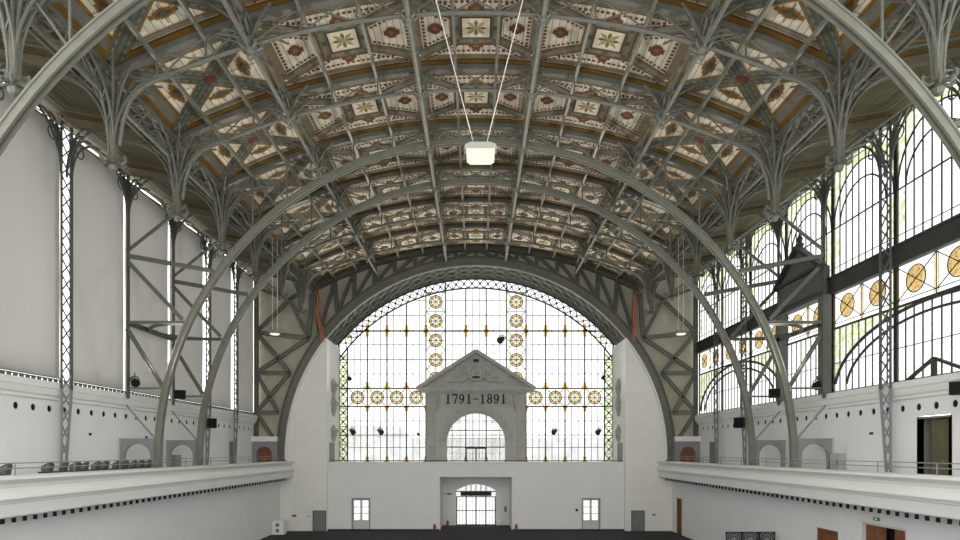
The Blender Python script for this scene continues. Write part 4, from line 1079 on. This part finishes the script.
# dates
def dig(b, ch, x, z, H):
    W = H * .62; f = lambda u, v: Vector((x + u * W, YF - .17, z + v * H)); e = (0, .08, 0)
    def pl(o, h=()): b.prism(o, list(h), f, e)
    if ch == '1':
        pl([(.30, 0), (.66, 0), (.66, 1), (.52, 1), (.30, .86)]) if False else pl([(.36, .07), (.64, .07), (.64, 1), (.5, 1), (.36, .9)])
        pl([(.14, 0), (.86, 0), (.86, .07), (.14, .07)]); pl([(.12, .86), (.36, .86), (.36, .92), (.3, .92)])
    elif ch == '7':
        pl([(.04, .84), (.94, .84), (.96, 1), (.04, 1)]); pl([(.04, .68), (.12, .68), (.16, .84), (.04, .84)]); pl([(.28, 0), (.56, 0), (.94, .84), (.76, .84)])
    elif ch == '8':
        pl(circle_pts(.5, .74, .38, 20, ry=.26), [circle_pts(.5, .75, .17, 14, ry=.17)]); pl(circle_pts(.5, .28, .46, 20, ry=.28), [circle_pts(.5, .28, .20, 14, ry=.18)])
    elif ch == '9':
        pl(circle_pts(.46, .66, .44, 20, ry=.34), [circle_pts(.44, .67, .18, 14, ry=.24)])
        pl([(.9, .66), (.9, .5), (.82, .26), (.66, .08), (.44, 0), (.2, .02), (.12, .1), (.16, .24), (.3, .26), (.34, .14), (.32, .09), (.46, .08), (.58, .2), (.64, .4), (.64, .6)])
    elif ch == '-':
        pl([(.08, .42), (.92, .42), (.92, .54), (.08, .54)])
b = MB(); x = -3.42
for ch in '1791-1891': dig(b, ch, x, 5.22 + E, 1.08); x += .765
part('date_digits', b, M['digit'], pav, 'dark raised digits 1791-1891')
b = MB()
for x_ in (-1.15, 1.15): b.beam(P(x_, 69.3, HB), P(x_, 69.3, 3.95), .07)
for x_ in (-2.7, -2.2, -1.7, -.7, -.25, .25, .7, 1.7, 2.2, 2.7): b.beam(P(x_, 69.3, HB), P(x_, 69.3, .95 + math.sqrt(3.25 ** 2 - x_ * x_)), .025)
for z in (2.3, .45): b.beam(P(-3.2 if z < 1 else -2.95, 69.3, z), P(3.2 if z < 1 else 2.95, 69.3, z), .09)
for z in (3.2, 1.4, -.3): b.beam(P(-3 if z < 2 else -2.3, 69.3, z), P(3 if z < 2 else 2.3, 69.3, z), .025)
part('arch_mullions', b, M['mullion'], pav)
b = MB(); b.prism(ar, [], lambda u, v: P(u, 69.33, v), (0, .012, 0)); part('arch_pane', b, M['bright'], pav)
b = MB()
for x_ in (-1.1, 0, 1.1): b.beam(P(x_, 69.22, HB), P(x_, 69.22, .3), .15, .1)
b.beam(P(-1.15, 69.22, .32), P(1.15, 69.22, .32), .1, .16); dd = part('terrace_door', b, M['mullion'], pav, 'dark framed glass door')

# ------------------------------------------------------------------ arched doorways at the far ends of the galleries
for s, nm in ((-1, 'door_10'), (1, 'door_11')):
    t = thing(nm, 'small arched brown doorway at the far end of the %s gallery' % SN[s], 'door', P(s * 21.9, 63.9, GF), kind='structure')
    cx = 21.75; r = .8
    a_ = [(cx - r, GF), (cx - r, -.35)] + [(cx - r * math.cos(PI * i / 12), -.35 + r * math.sin(PI * i / 12)) for i in range(1, 12)] + [(cx + r, -.35), (cx + r, GF)]
    b = MB(); b.prism([(s * u, v) for u, v in [(20.4, GF)] + a_ + [(23.0, GF), (23.0, 1.0), (20.4, 1.0)]], [], lambda u, v: P(u, 63.6, v), (0, .5, 0)); part('surround', b, M['steel_pale'], t)
    b = MB(); b.box(*sorted([s * 20.4, s * 23.0]), 63.45, 64.0, .98 + E, 1.5 + E); part('lintel', b, M['plaster'], t)
    b = MB(); b.prism([(s * u, v) for u, v in a_], [], lambda u, v: P(u, 64.0, v), (0, .08, 0)); b.box(*sorted([s * cx - .03, s * cx + .03]), 63.97, 64.0, GF + E, .3 + E); lf = part('leaf', b, M['wood'], t)
    b = MB(); b.lathe([(.02, -.1), (.05, -.06), (.05, 0)], P(s * (cx - .2), 64, -.5), 8, 'y'); part('handle', b, M['metalbox'], lf)
t = thing('door_12', 'pale grey door at the far end of right upper wall', 'door', P(22.95, 60, GF), kind='structure')
b = MB(); b.box(22.9, 22.99, 59.2, 60.8, GF + E, .9 + E); part('leaf', b, M['greydoor'], t)
t = thing('door_13', 'pale grey door at the far end of left upper wall', 'door', P(-22.95, 58.4, GF), kind='structure')
b = MB(); b.box(-22.99, -22.9, 57.8, 59.2, GF + E, .9 + E); part('leaf', b, M['greydoor'], t)

# orange hoses hanging from the roof beside the piers
for s, pts in ((-1, ((-16.5, 16.7), (-16.2, 15.5), (-16.35, 14), (-15.95, 12.4), (-15.8, 11.2))), (1, ((17.2, 16.8), (16.2, 15.9), (16.1, 14.5), (16.15, 12.6), (16.0, 11.3)))):
    for k in (0,):
        b = MB(); b.tube([P(x, 63.5, h) for x, h in pts], .07, 6); b.tube([P(x + .2, 63.55, h) for x, h in pts], .07, 6)
        solo('orange_hose', b, M['orange'], 'pair of orange hoses hanging beside the %s pier top' % SN[s], 'hose', base=P(s * 16, 63.5, 11.2))

# ------------------------------------------------------------------ lamps
t = thing('pendant_floodlight', 'lit white floodlight hanging on two long cables under the vault centre', 'lamp', P(.4, 30, 14.0))
b = MB(); b.prism([(-.58, 14.5), (1.02, 14.5), (.95, 14.72), (.7, 14.82), (-.26, 14.82), (-.5, 14.72)], [], lambda u, v: P(u, 29.7, v), (0, .6, 0)); part('housing', b, M['metalbox'], t)
b = MB(); b.loft([[P(.22 + sx * w, 30 + sy * q, h) for sx, sy in ((-1, -1), (1, -1), (1, 1), (-1, 1))] for w, q, h in ((.68, .28, 14.5), (.66, .28, 14.1), (.5, .2, 13.95))]); part('diffuser', b, M['lamp'], t, 'glowing diffuser')
for q in (-1, 1):
    b = MB(); b.rod(P(.2 + q * .32, 30, 14.9), P(q * 3.0 + .08, 20.3, 20.9), .022, 6); part('cable', b, M['cable'], t)
for s, lb in ((-1, 'small lit pendant lamp on two wires before the left spandrel'), (1, 'small lit pendant lamp on two wires before the right spandrel')):
    X = -15.9 if s < 0 else 16.2
    t = thing('pendant_lamp', lb, 'lamp', P(X, 49, 9.2), 'small pendant lamps')
    b = MB(); b.lathe([(.40, 0), (.44, .1), (.36, .26), (.12, .34)], P(X, 49, 9.25), 14); part('shade', b, M['steel_pale'], t)
    b = MB(); b.lathe([(.38, 0), (.3, -.06), (.05, -.08)], P(X, 49, 9.25), 14); part('diffuser', b, M['lamp'], t, 'glowing diffuser')
    for q in (-.2, .2):
        b = MB(); b.rod(P(X + q, 49, 9.5), P(X + q, 49, 16.9), .018, 5); part('wire', b, M['cable'], t)

def spotlight(X, d, h, label, k=1.0, up=.0, group='black spotlights', side=1):
    t = thing('spotlight', label, 'spotlight', P(X, d, h), group)
    a = Vector((0.55 * side, -.6, -.5)).normalized() * .45 * k; c = P(X, d, h)
    b = MB(); b.tube([c - a * .6, c - a * .3, c + a * .2, c + a * .9], [.14 * k, .24 * k, .28 * k, .33 * k], 10); part('lamp_can', b, M['black'], t)
    b = MB(); b.tube([c + Vector((.36 * k * math.cos(q), 0, .36 * k * math.sin(q) + .0)) for q in [PI * i / 8 for i in range(9)]], .04 * k, 5); b.rod(c + Vector((0, 0, .36 * k)), c + Vector((0, .05, .62 * k)), .04 * k); part('yoke', b, M['black'], t)
e = lambda px, py, d=69.4: ((px - 476) * d / 620, d, (451 - py) * d / 620)
for px, py, lb, k, sd in ((352, 431, 'black spotlight in the big window left of the portal, nearer the jamb', .95, 1), (380, 431, 'black spotlight in the big window left of the portal, nearer the portal', .95, 1),
                  (349, 378, 'small black spotlight high on the left jamb of the big window', .7, 1), (555, 431, 'black spotlight in the big window just right of the portal', .9, -1),
                  (599, 431, 'black spotlight in the big window right of portal, nearer the jamb', .95, -1), (604, 377, 'small black spotlight high on the right jamb of the big window', .7, -1),
                  (418, 434, 'small dark spotlight just left of the stone portal', .5, 1), (502, 339, 'dark spotlight hanging just right of the pediment apex', 1.2, -1)):
    spotlight(*e(px, py), lb, k, side=sd)
spotlight(-22.2, 40.3, 4.55, 'black floodlight beside thick arch on the left cornice', .85)
spotlight(22.2, 40.3, 4.35, 'black floodlight beside thick arch on the right cornice', .85, side=-1)

def speaker(X, d, h, w, H, label, rz=0, rx=0):
    t = thing('loudspeaker', label, 'loudspeaker', P(X, d, h), 'black loudspeakers', rz=rz)
    b = MB(); x0 = w / 2
    b.prism([(-x0, -.25 * w), (x0, -.25 * w), (x0 * .75, .45 * w), (-x0 * .75, .45 * w)], [], lambda u, v: Vector((u, v, 0)), (0, 0, H)); link('cabinet', b.mesh('cabinet', M['black']), t)
    b = MB(); b.box(-x0 * .9, x0 * .9, -.25 * w - .02, -.25 * w, .04, H - .04); link('grille', b.mesh('grille', M['greydoor'] if False else M['hole']), t)
    b = MB(); b.beam((0, .3 * w, H / 2), (0, .3 * w + .45, H / 2), .06); b.beam((-.2, .3 * w, H * .1), (.2, .3 * w, H * .1), .05); link('mount', b.mesh('mount', M['steel_dark']), t)
speaker(-20.55, 43.0, 3.6, .75, .62, 'black loudspeaker between the two thick arches on the left', .5)
speaker(-21.9, 51.3, 1.9, .75, .8, 'black loudspeaker on the lattice column just beyond the left arches', .8)
speaker(20.7, 43.0, 3.7, .75, .62, 'black loudspeaker between the two thick arches on the right', -.5)
speaker(21.7, 51.0, 1.9, .85, .85, 'black loudspeaker on the lattice column just beyond the right arches', -.8)
speaker(22.3, 28.7, 2.6, .6, .62, 'black loudspeaker at the right edge of the photo', -.9)

# ------------------------------------------------------------------ gallery furniture
def chair_meshes():
    out = []
    b = MB(); b.prism(circle_pts(0, 0, .29, 16), [], lambda u, v: Vector((u, v, .42)), (0, 0, .07)); out.append(('seat', b.mesh('seat', M['wicker'])))
    b = MB(); N = 18
    A = [PI * .12 + PI * .76 * i / N + PI * 0 for i in range(N + 1)]
    for i in range(N + 1):
        a = A[i]; top = .72 + .20 * math.sin((a - A[0]) / (A[-1] - A[0]) * PI)
        b.beam((.30 * math.cos(a), .30 * math.sin(a), .44), (.36 * math.cos(a), .36 * math.sin(a), top), .024)
    for f in (.35, .65):
        b.tube([((.30 + .06 * f) * math.cos(a), (.30 + .06 * f) * math.sin(a), .44 + f * (.28 + .2 * math.sin((a - A[0]) / (A[-1] - A[0]) * PI))) for a in A], .018, 4)
    b.tube([(.36 * math.cos(a), .36 * math.sin(a), .72 + .20 * math.sin((a - A[0]) / (A[-1] - A[0]) * PI)) for a in A], .03, 5)
    out.append(('backrest', b.mesh('backrest', M['wicker'])))
    for x in (-1, 1):
        for y in (-1, 1):
            b = MB(); b.rod((x * .19, y * .19, .43), (x * .24, y * .24, 0), .02, 6); out.append(('leg', b.mesh('leg', M['steel_dark'])))
    return out
CH = chair_meshes()
px = [2, 45, 60, 73, 81, 93, 102, 113, 122, 130, 138, 145]
for i, p in enumerate(px):
    d = 620 * 21.0 / (476 - p)
    lb = 'grey wicker tub chair at the left edge of the photo' if i == 0 else 'grey wicker tub chair behind the left parapet, %s from left in the row' % ORD[i - 1]
    t = thing('wicker_chair', lb, 'chair', P(-21.0, d, GF), 'wicker chairs on the left gallery', rz=-PI / 2 + random.uniform(-.3, .3))
    for nme, me in CH: link(nme, me, t)
def cabinet(X, d, w, H, label, mat, s):
    t = thing('wall_cabinet', label, 'cabinet', P(X, d, GF), 'gallery cabinets')
    b = MB(); b.box(X - .2, X + .2, d - w / 2, d + w / 2, GF + E, GF + H + E); part('body', b, mat, t)
    b = MB(); x = X - s * .2; b.box(*sorted([x, x - s * .03]), d - w / 2 + .06, d + w / 2 - .06, GF + .08 + E, GF + H - .08 + E); dr = part('door', b, mat, t)
    b = MB(); b.box(*sorted([x - s * .03, x - s * .06]), d - w / 2 + .14, d - w / 2 + .2, GF + H * .5 + E, GF + H * .5 + .2 + E); part('handle', b, M['black'], dr)
cabinet(22.75, 39.0, 1.0, 1.35, 'shiny metal cabinet on the right gallery beside the arched bracket', M['metalbox'], 1)
cabinet(-22.75, 47.0, .9, 1.2, 'grey metal cabinet seen under the left arched bracket', M['steel_pale'], -1)

# ------------------------------------------------------------------ small things on the floor and walls
t = thing('floor_speaker', 'white cabinet with round openings in the far left floor corner', 'cabinet', (-19.8, 60.5, 0))
b = MB(); b.box(-20.15, -19.0, 61.2, 62.2, 0, 1.35); part('body', b, M['white'], t)
b = MB()
for z in (.4, .95):
    b.lathe([(.16, -.03), (.2, -.03), (.2, 0), (.16, 0)], (-19.6, 61.2, z), 12, 'y')
part('opening', b, M['greydoor'], t)
def extinguisher(x, y, label, z=0.0):
    t = thing('fire_extinguisher', label, 'fire extinguisher', (x, y, z), 'fire extinguishers')
    b = MB(); b.lathe([(.10, 0), (.12, .03), (.12, .52), (.08, .6), (.04, .63)], (x, y, z), 10); part('cylinder', b, M['redpaint'], t)
    b = MB(); b.box(x - .05, x + .05, y - .1, y + .04, z + .63, z + .72); part('valve', b, M['black'], t)
    b = MB(); b.tube([(x + .03, y - .04, z + .68), (x + .16, y - .06, z + .6), (x + .15, y - .07, z + .3)], .02, 5); part('hose', b, M['black'], t)
extinguisher(-4.3, 64.2, 'red fire extinguisher at the wall just left of the portal')
extinguisher(-3.1, 67.4, 'red fire extinguisher on the floor inside the portal, left side', 0)
extinguisher(4.15, 64.2, 'red fire extinguisher at the wall just right of the portal')
def wallbox(name, x0, x1, y0, y1, z0, z1, m, label, cat):
    b = MB(); b.box(x0, x1, y0, y1, z0, z1); b.box(x0 + (x1 - x0) * .2, x0 + (x1 - x0) * .8, y0 - .02, y0, z0 + (z1 - z0) * .2, z0 + (z1 - z0) * .5)
    solo(name, b, m, label, cat, base=((x0 + x1) / 2, (y0 + y1) / 2, z0))
wallbox('wall_telephone', 3.15, 3.4, 68.88, 69.0, 1.5, 2.1, M['greydoor'], 'small grey wall telephone on the portal back wall, right of the glass doors', 'telephone')
wallbox('letter_box', 2.25, 2.75, 68.55, 68.95, .1, .55, M['white'], 'small white box on the floor at right of the glass doors', 'box')
wallbox('alarm_button', -18.95, -18.55, 63.9, 64.0, 1.5, 1.66, M['black'], 'small black box on the left pier, left of its service door', 'alarm button')
wallbox('alarm_plate', -17.4, -17.1, 63.9, 64.0, 1.45, 1.6, M['metalbox'], 'small grey plate on left pier beside the service door', 'plate')
wallbox('socket_plate', 18.2, 18.5, 63.9, 64.0, 1.6, 1.78, M['greydoor'], 'small grey socket on the right pier, right of its service door', 'socket')
wallbox('door_bell', 10.35, 10.6, Y0 - .08, Y0, 2.0, 2.25, M['black'], 'small black bell on the end wall beside the right glazed door', 'bell')
b = MB(); b.rod((-3.6, 68.85, 3.5), (-2.6, 68.85, 3.5), .04); b.box(-3.2, -2.8, 68.75, 69.0, 3.4, 3.6)
solo('wall_bracket', b, M['greydoor'], 'thin grey bracket lamp on portal back wall, left of the glass doors', 'bracket', base=(-3.1, 68.9, 3.4))
# black sensors on the left upper wall
for d, h, lb in ((34.9 + 2.0, 1.0, 'small black sensor on left upper wall right of the nearest full column'), (43.2, .95, 'small black sensor on left upper wall near the arched bracket')):
    b = MB(); b.lathe([(.02, -.12), (.07, -.1), (.09, 0)], P(-XW + .0, d, h), 8, 'x'); b.v = [(-2 * XW - x, y, z) if x < -XW else (x, y, z) for x, y, z in b.v]
    solo('wall_sensor', b, M['black'], lb, 'sensor', base=P(-XW, d, h))
b = MB(); b.box(XW - .1, XW, 35.9, 36.1, .95 + E, 1.1 + E)
solo('wall_sensor', b, M['black'], 'small black sensor on right upper wall between cabinet and column', 'sensor', base=P(XW, 36, .95))

# ornamental iron screen standing on the floor at right
t = thing('iron_screen', 'ornamental black iron screen of three panels with rings, low at right', 'screen', (18.1, 41, 0))
x0, x1, zt = 16.5, 19.8, 2.92
for q in range(3):
    a = x0 + (x1 - x0) * q / 3; c = x0 + (x1 - x0) * (q + 1) / 3; b = MB()
    for x in (a + .05, c - .05): b.beam((x, 41, 0), (x, 41, zt), .06)
    for z in (.1, 1.9, zt - .03): b.beam((a, 41, z), (c, 41, z), .06)
    cx = (a + c) / 2
    for r in (.40, .24): b.tube([(u, 41, v) for u, v in circle_pts(cx, 2.4, r, 16, closed=False)], .03, 5)
    for k in range(4):
        aa = PI / 4 + k * PI / 2; b.beam((cx + .4 * math.cos(aa), 41, 2.4 + .4 * math.sin(aa)), (cx + .62 * math.cos(aa), 41, 2.4 + .62 * math.sin(aa)), .04)
    for k in range(1, 5): x = a + (c - a) * k / 5; b.beam((x, 41, .1), (x, 41, 1.9), .035)
    part('panel', b, M['black'], t)
b = MB(); b.box(x0 + .05, x1 - .05, 41.08, 41.12, .1, zt - .05); part('backing_sheet', b, M['steel_pale'], t)
for x in (x0, x1):
    b = MB(); b.box(x - .15, x + .15, 40.7, 41.3, 0, .06); part('foot', b, M['black'], t)

# dark skirting
for s in (-1, 1):
    b = MB(); b.box(*sorted([s * 15.5, s * 3.8]), Y0 - .03, Y0, 0, .14)
    solo('baseboard_end', b, M['black'], 'dark skirting strip at foot of the end wall, %s of the portal' % SN[s], 'skirting', kind='structure')

# pale building outside, seen through the foot of the big window
b = MB(); b.box(-40, 40, 112, 118, 0, 2.4 + E)
b.prism([(-30, 2.4), (-12, 2.4), (-14, 4.6), (-28, 4.6)], [], lambda u, v: P(u, 113, v), (0, 4, 0))
for i in range(26):
    for z in (-5.5, -2.0, .6): x = -37.5 + 3 * i; b.box(x - .6, x + .6, 111.9, 112, z - .8 + E, z + .8 + E)
solo('exterior_building', b, M['whitedoor'], 'pale building outside, faint through the foot of the big window', 'building', kind='structure', base=(0, 112, 0))
# ------------------------------------------------------------------ light
wd = bpy.data.worlds.new('world'); bpy.context.scene.world = wd; wd.use_nodes = True
bg = wd.node_tree.nodes['Background']; bg.inputs['Color'].default_value = (1.0, 1.0, .985, 1); bg.inputs['Strength'].default_value = 2.0
def lamp(name, loc, energy, r=.3, col=(1, .93, .75)):
    l = bpy.data.lights.new(name, 'POINT'); l.energy = energy; l.shadow_soft_size = r; l.color = col
    o = bpy.data.objects.new(name, l); C.objects.link(o); o.location = loc
lamp('floodlight_glow', P(.3, 30, 13.5), 250, .4)

def fill_spot(name, loc, aim, energy, deg=120):
    l = bpy.data.lights.new(name, 'SPOT'); l.energy = energy; l.shadow_soft_size = .3; l.spot_size = math.radians(deg); l.spot_blend = 1; l.color = (1, .95, .86)
    o = bpy.data.objects.new(name, l); C.objects.link(o); o.location = loc; o.rotation_euler = (Vector(aim) - Vector(loc)).to_track_quat('-Z', 'Y').to_euler()
for s in (-1, 1):
    fill_spot('cornice_fill', P(s * 21.8, 39.5, 5.0), P(-s * 3, 29, 20), 4000, 100)  # fill light added near the cornice fixtures to brighten the vault
    fill_spot('window_spotlight', P(s * 12.5, 68.4, 3.0), P(s * 2, 50, 20), 7500, 110)  # fill added between the window fixtures, lifts the far vault

# ------------------------------------------------------------------ camera
cd = bpy.data.cameras.new('camera'); cam = bpy.data.objects.new('camera', cd); C.objects.link(cam)
cam.location = (0, 0, E); cam.rotation_euler = (PI / 2, 0, 0)
cd.sensor_width = 36; cd.lens = 620 / 960 * 36; cd.shift_x = 4 / 960; cd.shift_y = 181 / 960; cd.clip_end = 300
sc = bpy.context.scene; sc.camera = cam
sc.view_settings.view_transform = 'Standard'; sc.view_settings.look = 'None'; sc.view_settings.gamma = 1; sc.view_settings.exposure = 0.45
sc.view_settings.use_curve_mapping = False
sc.cycles.max_bounces = 10; sc.cycles.diffuse_bounces = 6; sc.cycles.transparent_max_bounces = 24; sc.cycles.use_denoising = True
